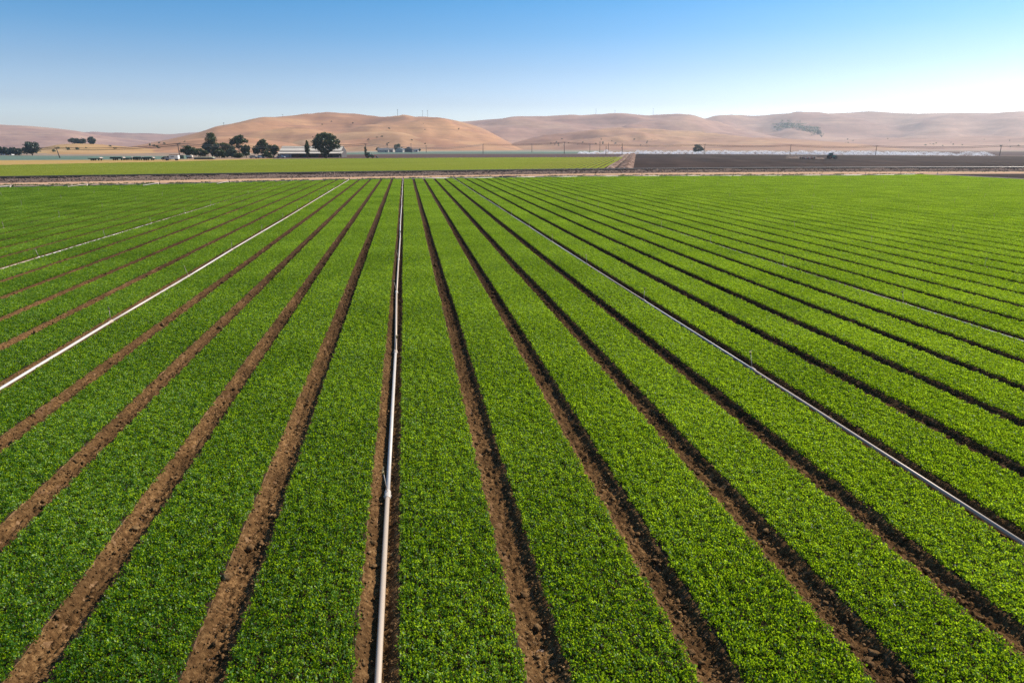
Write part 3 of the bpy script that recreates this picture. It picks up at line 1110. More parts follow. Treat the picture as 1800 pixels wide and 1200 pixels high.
def sweep(profile, name, mat, parent, closed=False, jit=0.0, smooth=False):
    n = len(profile)
    V = np.zeros((len(rx), n, 3))
    for j, (o_, z) in enumerate(profile):
        jj = rng.normal(0, jit, len(rx)) if jit else 0
        V[:, j, 0] = rx + nrm[:, 0] * (o_ + jj)
        V[:, j, 1] = ry + nrm[:, 1] * (o_ + jj)
        V[:, j, 2] = z + (rng.normal(0, jit * 0.4, len(rx)) if jit else 0)
    if closed:
        V = np.concatenate([V, V[:, :1]], 1)
        n += 1
    me = mesh_np(name, V.reshape(-1, 3), grid_loops(len(rx), n), 4, mat, smooth)
    return new_obj(name, me, parent)


sweep([(-4.3, -0.05), (-3.3, 0.22), (-2.5, 0.55), (-1.75, 0.74), (-1.2, 0.78), (1.2, 0.78), (1.8, 0.72), (3.0, 0.3), (4.2, -0.05)], 'ballast_bank', M['ballast'], rt, jit=0.08)
sweep([(-2.2, 0.66), (-1.8, 0.765), (-1.3, 0.825), (1.3, 0.825), (1.6, 0.78)], 'track_shade', M['rail_shade'], rt, jit=0.02)  # dark strip over the ballast top, painted shade along the rails
for o_ in (-0.7175, 0.7175):
    r_ = sweep([(o_ - 0.07, 0.84), (o_ - 0.035, 0.86), (o_ - 0.035, 1.0), (o_ + 0.035, 1.0), (o_ + 0.035, 0.86), (o_ + 0.07, 0.84)], 'rail', M['rail'], rt, True)
    sweep([(o_ - 0.034, 1.003), (o_ - 0.02, 1.012), (o_ + 0.02, 1.012), (o_ + 0.034, 1.003)], 'rail_head', M['railhead'], r_)
# sleepers
cum = np.concatenate([[0], np.cumsum(np.hypot(np.diff(rx), np.diff(ry)))])
ns = int(cum[-1] / 0.6)
sb = MB()
for i in range(ns):
    s = i * 0.6
    x, y = np.interp(s, cum, rx), np.interp(s, cum, ry)
    tx, ty = np.interp(s, cum, tn[:, 0]), np.interp(s, cum, tn[:, 1])
    sb.box(-1.25, 1.25, -0.11, 0.11, 0.7, 0.845, Matrix.Translation((x, y, 0)) @ Matrix.Rotation(math.atan2(ty, tx) - math.pi / 2, 4, 'Z') @ Matrix.Rotation(0, 4, 'Z') @ Matrix.Rotation(math.pi / 2 * 0, 4, 'Z'))
sl_ = sb.build('sleepers', M['wood'], rt)
tag(sl_, kind='stuff')
# loose stones on the near face of the bank
sp = []
for _ in range(5200):
    i = rng.integers(0, len(rx) - 1)
    f_ = rng.uniform()
    x, y = rx[i] + (rx[i + 1] - rx[i]) * f_, ry[i] + (ry[i + 1] - ry[i]) * f_
    q = rng.uniform(1.3, 4.6)
    z = np.interp(q, [1.2, 1.75, 2.5, 3.3, 4.3, 5], [0.78, 0.74, 0.55, 0.22, -0.02, -0.02])
    sp.append((x - nrm[i, 0] * q, y - nrm[i, 1] * q, z, rng.uniform(0.09, 0.2)))
st = lumps('ballast_stones', sp, M['ballast'])
st.parent = rt
tag(st, kind='stuff')

# ------------------------------------------------------------------ fields beyond the railway
PATCH2 = [leaf_patch('leaf_patch', M['leaf2'], 300 + i, 4.0, 0.67, 620, 0.09, 0.0, 0.075) for i in range(5)]
GN2 = scatter_group('far leaf scatter', PATCH2)
vp2 = ray(1130, 258)
D2 = Vector((vp2.x, vp2.y)).normalized()          # row direction of the second field
N2 = Vector((D2.y, -D2.x))                        # to the right
edge0 = at(1064, 295.6)
HEAD2 = math.atan2(-D2.x, D2.y)
BACK2 = [at(-1300, 309), at(-420, 297), at(0, 290.5), at(300, 284.6), at(480, 279.8), at(800, 277.6), at(1086, 276.4), at(1120, 276.4)]


def seg_hit(P, D, A, B):
    e = B - A
    den = D.x * e.y - D.y * e.x
    if abs(den) < 1e-9:
        return None
    t = ((A.x - P.x) * e.y - (A.y - P.y) * e.x) / den
    s = ((A.x - P.x) * D.y - (A.y - P.y) * D.x) / den
    return t if -1e-6 <= s <= 1 + 1e-6 and t > 0 else None


rail_far = [Vector((rx[i] + nrm[i, 0] * 5.5, ry[i] + nrm[i, 1] * 5.5)) for i in range(0, len(rx), 3)]
rail_far.insert(0, rail_far[0] + (rail_far[0] - rail_far[1]).normalized() * 420)
bigP = []
for i in range(0, 230):
    base = Vector((edge0.x, edge0.y)) - N2 * (PITCH * (i + 0.5)) - D2 * 400
    t0 = [t for t in (seg_hit(base, D2, a, b) for a, b in zip(rail_far[:-1], rail_far[1:])) if t]
    t1 = [t for t in (seg_hit(base, D2, a.xy, b.xy) for a, b in zip(BACK2[:-1], BACK2[1:])) if t]
    if not t0 or not t1:
        continue
    a, b = min(t0), max(t1)
    if b - a < 4:
        continue
    n = int((b - a) // 4.0)
    P = [(base + D2 * (a + j * 4.0)) for j in range(n)]
    P = [(p.x, p.y, 0.03) for p in P]
    if i < 14:
        p0, p1 = base + D2 * a, base + D2 * b
        mb = MB().prism([(-0.72, -0.03), (0.72, -0.03), (0.62, 0.03), (-0.62, 0.03)], 0, (p1 - p0).length)
        bed = mb.build('crop_bed', M['shoulder'])
        bed.location = (p0.x, p0.y, 0)
        bed.rotation_euler = (0, 0, HEAD2)
        tag(bed, 'yellow-green crop bed beyond the railway, %s bed from the dirt bank' % ordw(i + 1), 'crop bed', 'yellow-green beds beyond the railway')
        inv = Matrix.Rotation(-HEAD2, 4, 'Z') @ Matrix.Translation((-p0.x, -p0.y, 0))
        Pl = [inv @ Vector(p) for p in P]
        lc = new_obj('leaf_canopy', scatter_mesh('leaf_canopy', [tuple(p) for p in Pl], len(PATCH2), 4.0), bed)
        tag(lc, kind='stuff')
        lc.modifiers.new('leaves', 'NODES').node_group = GN2
    else:
        bigP += P
sheet('far_field_soil', [(-420, 296.6), (0, 290.6), (300, 284.7), (480, 279.9), (800, 277.6), (1085, 276.4), (1066, 296), (1060, 298), (800, 302), (500, 307), (0, 314), (-420, 318)], -0.019, M['plough'])  # soil kept dark to paint the shade lines between the rows
fc = new_obj('leaf_crop', scatter_mesh('leaf_crop', bigP, len(PATCH2), 4.0, HEAD2))
fc.modifiers.new('leaves', 'NODES').node_group = GN2
tag(fc, 'broad yellow-green leaf crop filling the field beyond the railway', 'crop', kind='stuff')

sheet('dry_field_margin', [(-420, 297), (0, 290.8), (300, 284.8), (480, 279.8), (480, 278.6), (300, 280.8), (0, 282), (-420, 285)], -0.02, M['dryedge'])
sheet('far_vegetable_field', [(-420, 284.6), (0, 281.6), (160, 281), (330, 279.4), (330, 274.6), (160, 274.2), (0, 273.6), (-420, 274)], -0.022, M['bluegreen'])
sheet('fallow_field', [(430, 279.2), (800, 277.5), (1086, 276.3), (1098, 270.8), (1000, 270.6), (700, 270.8), (560, 272.6)], -0.021, M['mauve'])
sheet('green_field_strip', [(560, 272.4), (700, 270.6), (1000, 270.4), (1040, 270.2), (1040, 267.6), (900, 267.0), (700, 267.6), (600, 269)], -0.024, M['bluegreen'])
sheet('pale_field_strip', [(600, 268.8), (700, 267.4), (900, 266.8), (1060, 267.4), (1060, 265.4), (850, 265), (640, 266.5)], -0.026, M['palefield'])
sheet('ploughed_field', [(1074, 300), (1112, 270.6), (1250, 271.4), (1500, 273), (1800, 274.9), (2150, 277), (2250, 299), (1800, 299), (1400, 300)], -0.016, M['plough'])
sheet('dry_field_strip', [(1120, 270.4), (1500, 272.6), (2150, 276.6), (2200, 266.8), (1800, 266.6), (1500, 267), (1150, 268)], -0.028, M['mauve'])

# crumbling dirt bank and ditch between the two far fields
bk_n = 60
bv = np.zeros((bk_n, 13, 3))
for i in range(bk_n):
    t = i / (bk_n - 1)
    py = 297.5 + (270.9 - 297.5) * (1 - (1 - t) ** 2.2) if t < 1 else 270.9
    pl = at(np.interp(py, [270.9, 297.5], [1101, 1067]), py)
    pr = at(np.interp(py, [270.9, 297.5], [1118, 1113]), py)
    for j in range(13):
        u = j / 12
        p = pl.lerp(pr, u)
        prof = np.interp(u, [0, 0.1, 0.2, 0.3, 0.42, 0.52, 0.64, 0.76, 0.9, 1], [-0.02, 0.25, 0.3, -0.25, 0.25, 0.6, 0.45, 0.75, 0.3, -0.02])
        if 0.02 < u < 0.98:
            prof += 0.55 * fbm(p.x, p.y, 4.0, 4, 2.0)
        bv[i, j] = (p.x, p.y, prof)
me = mesh_np('dirt_bank', bv.reshape(-1, 3), grid_loops(bk_n, 13), 4, M['bank'])
if me.polygons[100].normal.z < 0:
    me.flip_normals()
db = new_obj('dirt_bank', me)
tag(db, kind='structure')

# ------------------------------------------------------------------ sprinkler spray and dust
def flecks(name, P, size, mat):
    n = len(P)
    a = rng.normal(0, 1, (n, 3)); a /= np.linalg.norm(a, axis=1)[:, None]
    b = np.cross(a, rng.normal(0, 1, (n, 3))); b /= np.linalg.norm(b, axis=1)[:, None]
    s = size * rng.uniform(0.5, 1.5, n)[:, None]
    V = np.stack([P + a * s, P - a * s * 0.6 + b * s, P - a * s * 0.6 - b * s], 1).reshape(-1, 3)
    return new_obj(name, mesh_np(name, V, np.arange(3 * n), 3, mat))


P = []
px = 1022.0
while px < 1990:
    D = np.interp(px, [1000, 1240, 1500, 1800, 2000], [300, 300, 300, 300, 300])
    py = np.interp(px, [1000, 1250, 1500, 1800, 2000], [270.4, 271.0, 272.4, 274.2, 275.4])
    p = at(px, py)
    wpx = rng.uniform(7, 13) if px < 1620 else rng.uniform(17, 24)
    if px > 1620 and rng.uniform() < 0.2:
        px += wpx
        continue
    m = p.length * 1.0 / F
    wm = wpx * m * 0.75
    hm = rng.uniform(2.0, 3.6) * (1.0 if px < 1620 else 0.95)
    if px < 1110:
        hm *= rng.uniform(0.5, 1.1)
    n = int(420 + 90 * wm)
    # two arcs thrown from the sprinkler head, drifting to the left
    s = rng.uniform(-1, 1, n)
    arc = hm * (1 - np.abs(s) ** 1.7)
    x = p.x + RGT.x * s * wm + rng.normal(0, 0.3, n) - 0.3 * arc
    y = p.y + RGT.y * s * wm + rng.normal(0, 1.5, n)
    z = np.clip(arc * rng.uniform(0, 1, n) ** 0.55 + rng.normal(0, 0.1, n), 0.02, 6)
    P.append(np.stack([x, y, z], 1))
    px += wpx * rng.uniform(0.8, 1.15)
spr = flecks('sprinkler_spray', np.concatenate(P), 0.15, M['spray'])
tag(spr, 'white sprinkler spray in a long line behind the dark ploughed field', 'water spray', kind='stuff')

# ------------------------------------------------------------------ vehicles
def wheel(parent, x, y, r, wdt, rim_mat, name='wheel'):
    Mx = Matrix.Translation((x, y, r)) @ Matrix.Rotation(math.pi / 2, 4, 'X')
    wl = MB().lathe([(r * 0.55, -wdt / 2), (r * 0.93, -wdt / 2), (r, -wdt * 0.3), (r, wdt * 0.3), (r * 0.93, wdt / 2), (r * 0.55, wdt / 2)], Mx, 18).build(name, M['tyre'], parent)
    MB().lathe([(r * 0.15, -wdt * 0.53), (r * 0.5, -wdt * 0.53), (r * 0.56, -wdt * 0.4), (r * 0.56, wdt * 0.4), (r * 0.5, wdt * 0.53), (r * 0.15, wdt * 0.53)], Mx, 14).build('rim', rim_mat, wl)
    return wl


def tractor(loc, rz, label, paint):
    t = thing('tractor', label, 'tractor', loc, rz)
    t.scale = (1.12, 1.12, 1.12)
    for s in (-1, 1):
        wheel(t, -1.1, s * 0.95, 0.92, 0.5, M['rim'], 'rear_wheel')
        wheel(t, 1.45, s * 0.85, 0.62, 0.38, M['rim'], 'front_wheel')
    MB().prism([(-0.5, 0.75), (2.0, 0.75), (2.05, 1.2), (1.9, 1.5), (0.4, 1.68), (-0.5, 1.68)], -0.38, 0.38).build('hood', paint, t)
    MB().box(-1.6, 1.9, -0.22, 0.22, 0.55, 0.8).build('chassis', M['black'], t)
    cab = MB().prism([(-1.45, 1.1), (0.15, 1.1), (0.3, 1.75), (0.05, 2.55), (-1.3, 2.55), (-1.5, 1.75)], -0.62, 0.62).build('cab', M['glassy'], t)
    MB().box(-1.45, 0.2, -0.7, 0.7, 2.553, 2.74).build('cab_roof', paint, t)
    for s in (-1, 1):
        MB().tube([(-1.9, s * 0.95, 1.2), (-1.7, s * 0.95, 1.85), (-1.1, s * 0.95, 2.02), (-0.4, s * 0.95, 1.75), (-0.2, s * 0.95, 1.2)], 0.09, 6).box(-1.7, -0.4, s * 0.95 - 0.25, s * 0.95 + 0.25, 1.93, 1.99).build('fender', paint, t)
        MB().tube([(0.22, s * 0.63, 1.1), (0.1, s * 0.63, 2.56)], 0.05, 6).tube([(-1.45, s * 0.63, 1.1), (-1.35, s * 0.63, 2.56)], 0.05, 6).build('cab_post', paint, t)
    MB().tube([(0.9, 0.3, 1.5), (0.9, 0.3, 2.5)], 0.06, 8).build('exhaust', M['black'], t)
    MB().box(2.0, 2.35, -0.4, 0.4, 0.6, 1.0).build('front_weight', M['black'], t)
    return t


p = at(1462, 279.6)
cam_face = math.atan2(RGT.y, RGT.x)
tractor((p.x, p.y, 0), cam_face - R(6), 'green tractor on the dark ploughed field, pulling a tillage frame', M['tealpaint'])
p2 = at(1424, 279.4)
t = thing('tillage_implement', 'tan tillage frame with wheels towed behind the green tractor', 'implement', (p2.x, p2.y, 0), cam_face - R(6))
MB().box(-4.2, 2.4, -1.6, -1.45, 0.85, 1.0).box(-4.2, 2.4, 1.45, 1.6, 0.85, 1.0).box(-4.2, -4.0, -1.45, 1.45, 0.86, 0.99).box(2.2, 2.4, -1.45, 1.45, 0.86, 0.99).build('frame', M['tan'], t)
MB().tube([(2.3, 0, 0.9), (5.2, 0, 0.7), (8.2, 0, 0.65)], 0.09, 6).build('drawbar', M['redpaint'], t)
for x in (-4.4, 1.6):
    for s in (-1, 1):
        wheel(t, x, s * 1.9, 0.5, 0.3, M['rim'])
for i in range(6):
    MB().lathe([(0.08, -1.4), (0.34, -1.38), (0.34, 1.38), (0.08, 1.4)], Matrix.Translation((-3.4 + i * 1.0, 0, 0.36)) @ Matrix.Rotation(math.pi / 2, 4, 'X'), 10).build('roller', M['tan'] if i % 2 else M['redpaint'], t)
for i in range(3):
    MB().box(-2.5 + i * 2, -2.3 + i * 2, -1.45, 1.45, 1.0, 1.25).build('crossbar', M['tan'], t)
# dust behind it
n = 5200
q = rng.uniform(0, 1, n)
pa, pb = at(1385, 279.0), at(1450, 279.5)
P = np.stack([pa.x + (pb.x - pa.x) * q + rng.normal(0, 0.7, n), pa.y + (pb.y - pa.y) * q + rng.normal(0, 1.6, n), np.abs(rng.normal(0, 0.75, n)) * (1.35 - q)], 1)
du = flecks('dust_cloud', P, 0.12, M['dust'])
tag(du, 'low tan dust trailing behind the tillage frame', 'dust', kind='stuff')

p = at(650, 277.8)
t2 = tractor((p.x, p.y, 0), cam_face + R(4), 'green tractor parked at the back edge of the yellow-green field', M['greenpaint'])
MB().tube([(0.3, -0.6, 1.6), (2.2, -0.6, 1.3), (3.6, -0.6, 0.6)], 0.11, 6).tube([(0.3, 0.6, 1.6), (2.2, 0.6, 1.3), (3.6, 0.6, 0.6)], 0.11, 6).build('loader_arm', M['redpaint'], t2)
MB().prism([(3.4, 0.1), (4.5, 0.05), (4.3, 0.25), (3.7, 0.95), (3.4, 0.9)], -1.1, 1.1).build('loader_bucket', M['black'], t2)


def trailer(px, py, label, flip=1, L=6.4, load=None):
    p = at(px, py)
    t = thing('farm_trailer', label, 'trailer', (p.x, p.y, 0), cam_face + R(random.uniform(-6, 6)), 'flat farm trailers parked in a row')
    MB().box(-L / 2, L / 2, -1.1, 1.1, 0.9, 1.05).build('deck', M['darkgreen'], t)
    MB().box(-L / 2, L / 2, -0.6, -0.45, 0.7, 0.9).box(-L / 2, L / 2, 0.45, 0.6, 0.7, 0.9).build('chassis', M['black'], t)
    for x in (-L * 0.22, -L * 0.22 + 0.85, L * 0.36):
        for s in (-1, 1):
            wheel(t, x, s * 0.95, 0.36, 0.26, M['black'])
    MB().prism([(L / 2 - 0.6, 1.05), (L / 2 - 0.5, 1.5), (L / 2 - 0.42, 1.5), (L / 2 + 0.1, 1.05)], -1.08, 1.08).build('front_ramp', M['tan'], t)
    MB().tube([(L / 2, 0, 0.8), (L / 2 + 1.3, 0, 0.45)], 0.07, 6).build('drawbar', M['black'], t)
    if load:
        MB().box(-L / 2 + 0.3, L / 2 - 0.9, -0.95, 0.95, 1.053, 1.5, None, 0.06).build('side_rail', M['darkgreen'], t)
    return t


trailer(168, 282.3, 'flat dark green farm trailer standing apart at the left of the row', 1, 6.2)
trailer(207, 281.8, 'flat farm trailer, second of the row from the left', 1, 6.6, True)
trailer(226, 281.4, 'flat farm trailer, third of the row from the left', 1, 5.4)
trailer(244, 281.6, 'flat farm trailer, fourth of the row from the left', 1, 5.4, True)
trailer(261, 281.9, 'flat dark green farm trailer nearest to the white truck', 1, 5.6, True)

# white crew truck with box body, nose to the left
p = at(303, 282.2)
t = thing('box_truck', 'white box truck with grey cab parked left of the farm trees', 'truck', (p.x, p.y, 0), cam_face + math.pi + R(4))
MB().prism([(0.9, 0.55), (3.2, 0.55), (3.25, 1.2), (2.3, 1.35), (1.75, 2.05), (0.9, 2.1)], -0.98, 0.98).build('cab', M['greywall'], t)
MB().prism([(1.1, 1.35), (2.1, 1.38), (1.68, 1.98), (1.1, 2.0)], -1.0, 1.0).build('cab_window', M['glassy'], t)
MB().box(-3.1, 0.85, -1.1, 1.1, 0.75, 2.35).build('box_body', M['white'], t)
MB().box(-3.1, 0.85, -1.12, 1.12, 2.353, 2.6).build('roof_rack', M['brownroof'], t)
MB().box(-1.4, 0.2, -1.115, 1.115, 1.5, 1.8).build('side_window', M['glassy'], t)
for x in (-2.0, 2.3):
    for s in (-1, 1):
        wheel(t, x, s * 0.9, 0.42, 0.28, M['black'])


def car(px, py, label, mat, rz=0.0, L=4.6):
    p = at(px, py)
    t = thing('parked_car', label, 'car', (p.x, p.y, 0), cam_face + rz)
    MB().prism([(-L / 2, 0.35), (L / 2, 0.35), (L / 2, 0.8), (L / 2 - 1.1, 0.98), (-L / 2 + 0.3, 0.98), (-L / 2, 0.85)], -0.88, 0.88).build('body', mat, t)
    MB().prism([(-L / 2 + 0.5, 0.98), (L / 2 - 1.3, 0.98), (L / 2 - 2.0, 1.45), (-L / 2 + 1.0, 1.45)], -0.78, 0.78).build('cabin_glass', M['glassy'], t)
    MB().box(-L / 2 + 1.0, L / 2 - 2.0, -0.77, 0.77, 1.453, 1.5).build('roof', mat, t)
    for x in (-L / 2 + 0.85, L / 2 - 0.9):
        for s in (-1, 1):
            wheel(t, x, s * 0.8, 0.33, 0.22, M['greywall'])
    return t


car(293, 281.0, 'dark car parked against the nose of the white truck', M['black'])
car(446, 278.2, 'pale car parked beneath the farm trees left of the shed', M['creamwall'])
car(494, 277.9, 'silver car parked in front of the shed, left end', M['greywall'])
car(459, 277.6, 'white pickup-sized car parked beside the pale car under the trees', M['white'])

p = at(321, 279.6)
t = thing('shipping_container', 'small teal container standing right of the white truck', 'container', (p.x, p.y, 0), cam_face)
MB().box(-1.3, 1.3, -1.1, 1.1, 0.12, 1.9).build('body', M['bluegreen'], t)
for i in range(9):
    MB().box(-1.25 + i * 0.3, -1.13 + i * 0.3, -1.16, -1.1, 0.2, 1.8).build('rib', M['bluegreen'], t)
MB().box(-1.34, 1.34, -1.17, 1.13, 1.902, 1.98).build('top_frame', M['greywall'], t)

p = at(333, 278.9)
t = thing('loaded_trailer', 'small trailer with a cream cover below the dark shrubs', 'trailer', (p.x, p.y, 0), cam_face)
MB().box(-2.0, 2.0, -0.9, 0.9, 0.7, 0.85).build('deck', M['black'], t)
MB().box(-1.9, 1.9, -0.85, 0.85, 0.853, 1.7, None, 0.18).build('cover', M['roofcream'], t)
for x in (-0.6, 0.6):
    for s in (-1, 1):
        wheel(t, x, s * 0.8, 0.32, 0.22, M['black'])
p = at(360, 280.2)
t = thing('covered_stack', 'long low stack under a pale green sheet before the farm trees', 'covered stack', (p.x, p.y, 0), cam_face)
MB().prism([(-5, 0), (5, 0), (4.9, 0.7), (-4.9, 0.7)], -1.2, 1.2).build('stack', M['barnwall'], t)
MB().prism([(-5.1, 0.703), (5.1, 0.703), (4.2, 1.15), (2, 1.3), (-2, 1.28), (-4.4, 1.05)], -1.3, 1.3).build('cover_sheet', M['tarp'], t)

# ------------------------------------------------------------------ buildings
def gable(loc, rz, w, d, eave, ridge, label, wallm, roofm, cat='house', over=0.4, nwin=2):
    """ridge along local x; front faces local -y"""
    t = thing('farm_house', label, cat, loc, rz)
    wl = MB()
    wl.add([(-w / 2, -d / 2, 0), (w / 2, -d / 2, 0), (w / 2, d / 2, 0), (-w / 2, d / 2, 0), (-w / 2, -d / 2, eave), (w / 2, -d / 2, eave), (w / 2, d / 2, eave), (-w / 2, d / 2, eave), (-w / 2, 0, ridge), (w / 2, 0, ridge)],
           [(0, 1, 5, 4), (1, 2, 6, 9, 5), (2, 3, 7, 6), (3, 0, 4, 8, 7)])
    wl.build('wall', wallm, t)
    rf = MB()
    sl = (ridge - eave) / (d / 2)
    for s in (-1, 1):
        y1, z1 = s * (d / 2 + over), eave - sl * over
        rf.add([(-w / 2 - over, 0, ridge + 0.05), (w / 2 + over, 0, ridge + 0.05), (w / 2 + over, y1, z1 + 0.05), (-w / 2 - over, y1, z1 + 0.05),
                (-w / 2 - over, 0, ridge + 0.22), (w / 2 + over, 0, ridge + 0.22), (w / 2 + over, y1, z1 + 0.2), (-w / 2 - over, y1, z1 + 0.2)],
               [(0, 1, 2, 3), (7, 6, 5, 4), (3, 2, 6, 7), (0, 3, 7, 4), (1, 5, 6, 2)])
    rf.build('roof', roofm, t)
    for i in range(nwin):
        x = (i + 0.5) / nwin * w - w / 2
        wn = MB().box(x - 0.5, x + 0.5, -d / 2 - 0.05, -d / 2 + 0.02, 1.0, 2.1).build('window', M['white'], t)
        MB().box(x - 0.42, x + 0.42, -d / 2 - 0.07, -d / 2 - 0.052, 1.08, 2.02).build('pane', M['glassy'], wn)
    MB().box(-w / 2 + w * 0.72, -w / 2 + w * 0.72 + 0.95, -d / 2 - 0.06, -d / 2 + 0.02, 0.0, 2.05).build('door', M['wood'], t)
    return t


def house_at(px, py, w, d, e, r, label, wm, rm, rz=0.0):
    p = at(px, py)
    return gable((p.x, p.y, 0), cam_face + rz, w, d, e, r, label, wm, rm)


house_at(674, 267.9, 12, 8, 2.6, 4.6, 'small grey-roofed house left of the palm tree', M['creamwall'], M['greyroof'], R(5))
house_at(686, 267.6, 9, 7, 2.8, 4.2, 'low grey-roofed house just right of the palm tree', M['creamwall'], M['greyroof'], R(-8))
house_at(703, 267.9, 7, 9, 2.8, 5.0, 'pale gabled house in front of the round dark tree', M['creamwall'], M['greyroof'], R(80))
house_at(711, 267.5, 8, 7, 2.5, 4.2, 'low pale house between the round tree and the brown house', M['creamwall'], M['greyroof'], R(4))
house_at(719.5, 267.6, 6.5, 9, 3.2, 6.0, 'brown-roofed gabled house, rightmost of the far houses', M['barnwall'], M['brownroof'], R(82))
house_at(730, 267.2, 7, 6, 2.2, 3.4, 'small low shed right of the brown-roofed house', M['greywall'], M['greyroof'], 0)
house_at(13, 272.6, 7, 6, 2.4, 3.8, 'pale house half hidden below the dark tree row at the left', M['white'], M['greyroof'], R(10))

# long open shed with cream sheet roof
p0, p1 = at(489, 277.0), at(598, 277.0)
L = (p1 - p0).length
t = thing('shed', 'long open farm shed with a cream sheet roof among the trees', 'shed', ((p0.x + p1.x) / 2, (p0.y + p1.y) / 2, 0), math.atan2((p1 - p0).y, (p1 - p0).x))
dep = 10.0
nb = 16
for i in range(nb):
    xa, xb = -L / 2 + i * L / nb, -L / 2 + (i + 1) * L / nb - 0.012
    MB().add([(xa, 3.2, 3.75), (xb, 3.2, 3.75), (xb, dep, 6.5), (xa, dep, 6.5), (xa, 3.2, 3.87), (xb, 3.2, 3.87), (xb, dep, 6.62), (xa, dep, 6.62)],
             [(3, 2, 1, 0), (4, 5, 6, 7), (0, 1, 5, 4), (1, 2, 6, 5), (2, 3, 7, 6), (3, 0, 4, 7)]).build('roof_panel', M['roofcream'], t)
    MB().add([(xa, dep + 0.03, 6.5), (xb, dep + 0.03, 6.5), (xb, 2 * dep - 3, 3.8), (xa, 2 * dep - 3, 3.8), (xa, dep + 0.03, 6.62), (xb, dep + 0.03, 6.62), (xb, 2 * dep - 3, 3.92), (xa, 2 * dep - 3, 3.92)],
             [(3, 2, 1, 0), (4, 5, 6, 7), (0, 1, 5, 4), (1, 2, 6, 5), (2, 3, 7, 6), (3, 0, 4, 7)]).build('roof_panel', M['roofcream'], t)
MB().add([(-L / 2 - 0.4, -1.2, 2.25), (L / 2 + 1.2, -1.2, 2.25), (L / 2 + 1.2, 4.0, 3.35), (-L / 2 - 0.4, 4.0, 3.35), (-L / 2 - 0.4, -1.2, 2.37), (L / 2 + 1.2, -1.2, 2.37), (L / 2 + 1.2, 4.0, 3.47), (-L / 2 - 0.4, 4.0, 3.47)],
         [(3, 2, 1, 0), (4, 5, 6, 7), (0, 1, 5, 4), (1, 2, 6, 5), (2, 3, 7, 6), (3, 0, 4, 7)]).build('awning', M['roofcream'], t)
MB().box(-L / 2, L / 2, 4.1, 4.3, 0, 3.7).build('front_wall', M['barnwall'], t)
MB().add([(-L / 2, 3.4, 0), (-L / 2, 2 * dep - 3.2, 0), (-L / 2, 2 * dep - 3.2, 3.7), (-L / 2, dep, 6.45), (-L / 2, 3.4, 3.7)], [(0, 1, 2, 3, 4)]).build('gable_wall', M['barnwall'], t)
MB().add([(L / 2, 3.4, 0), (L / 2, 2 * dep - 3.2, 0), (L / 2, 2 * dep - 3.2, 3.7), (L / 2, dep, 6.45), (L / 2, 3.4, 3.7)], [(4, 3, 2, 1, 0)]).build('gable_wall', M['barnwall'], t)
MB().box(-L / 2, -L / 2 + 8.2, -0.9, -0.75, 0, 1.9).build('side_screen', M['greywall'], t)
for i in range(12):
    x = -L / 2 + 0.6 + i * (L - 1.2) / 11
    MB().box(x - 0.1, x + 0.1, -1.05, -0.86 + 0.0, 0, 2.26).build('post', M['wood'], t)
for i, (x, w_, h_, m_) in enumerate([(-8, 3.4, 1.3, 'brownroof'), (-3, 2.6, 1.1, 'black'), (4, 2.2, 1.5, 'wood'), (6.8, 3.2, 1.2, 'redpaint'), (10.5, 2.8, 1.3, 'black'), (16, 4.0, 1.0, 'barnwall')]):
    q = MB().box(-w_ / 2, w_ / 2, -0.8, 0.8, 0, h_, None, 0.08).box(-w_ / 2 + 0.3, w_ / 2 - 0.6, -0.6, 0.6, h_ + 0.003, h_ + 0.35, None, 0.1).build('crate_stack', M[m_])
    q.parent = None
    q.matrix_world = Matrix.Translation(t.location) @ Matrix.Rotation(t.rotation_euler.z, 4, 'Z') @ Matrix.Translation((x, 1.5, 0))
    tag(q, ['brown', 'wide black', 'tall timber', 'rusty red', 'small black', 'long grey'][i] + ' stack of farm crates under the shed awning', 'crates', 'crate stacks under the shed awning')

# ------------------------------------------------------------------ trees
def foliage(blobs, nleaf, size, mat, name='crown', spiky=False):
    P, SZ, T = [], [], []
    vol = np.array([b[3] * b[4] * b[5] for b in blobs]) ** 0.67
    cnt = np.maximum(30, (nleaf * vol / vol.sum()).astype(int))
    for b, c in zip(blobs, cnt):
        v = rng.normal(0, 1, (c, 3)); v /= np.linalg.norm(v, axis=1)[:, None]
        r = rng.uniform(0.35, 1.0, c) ** 0.5 * (1 + 0.18 * rng.normal(0, 1, c))
        q = v * r[:, None] * np.array(b[3:6]) + np.array(b[:3])
        P.append(q)
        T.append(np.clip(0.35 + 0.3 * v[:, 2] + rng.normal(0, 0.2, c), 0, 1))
    P = np.concatenate(P); T = np.concatenate(T)
    n = len(P)
    a = rng.normal(0, 1, (n, 3)); a /= np.linalg.norm(a, axis=1)[:, None]
    b_ = np.cross(a, rng.normal(0, 1, (n, 3))); b_ /= np.linalg.norm(b_, axis=1)[:, None]
    s = size * rng.uniform(0.5, 1.4, n)[:, None]
    asp = 0.3 if spiky else 0.6
    V = np.stack([P - a * s, P + b_ * s * asp, P + a * s, P - b_ * s * asp], 1).reshape(-1, 3)
    me = mesh_np(name, V, np.arange(4 * n), 4, mat)
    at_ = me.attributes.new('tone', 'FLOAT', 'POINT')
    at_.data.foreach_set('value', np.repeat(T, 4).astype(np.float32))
    return me


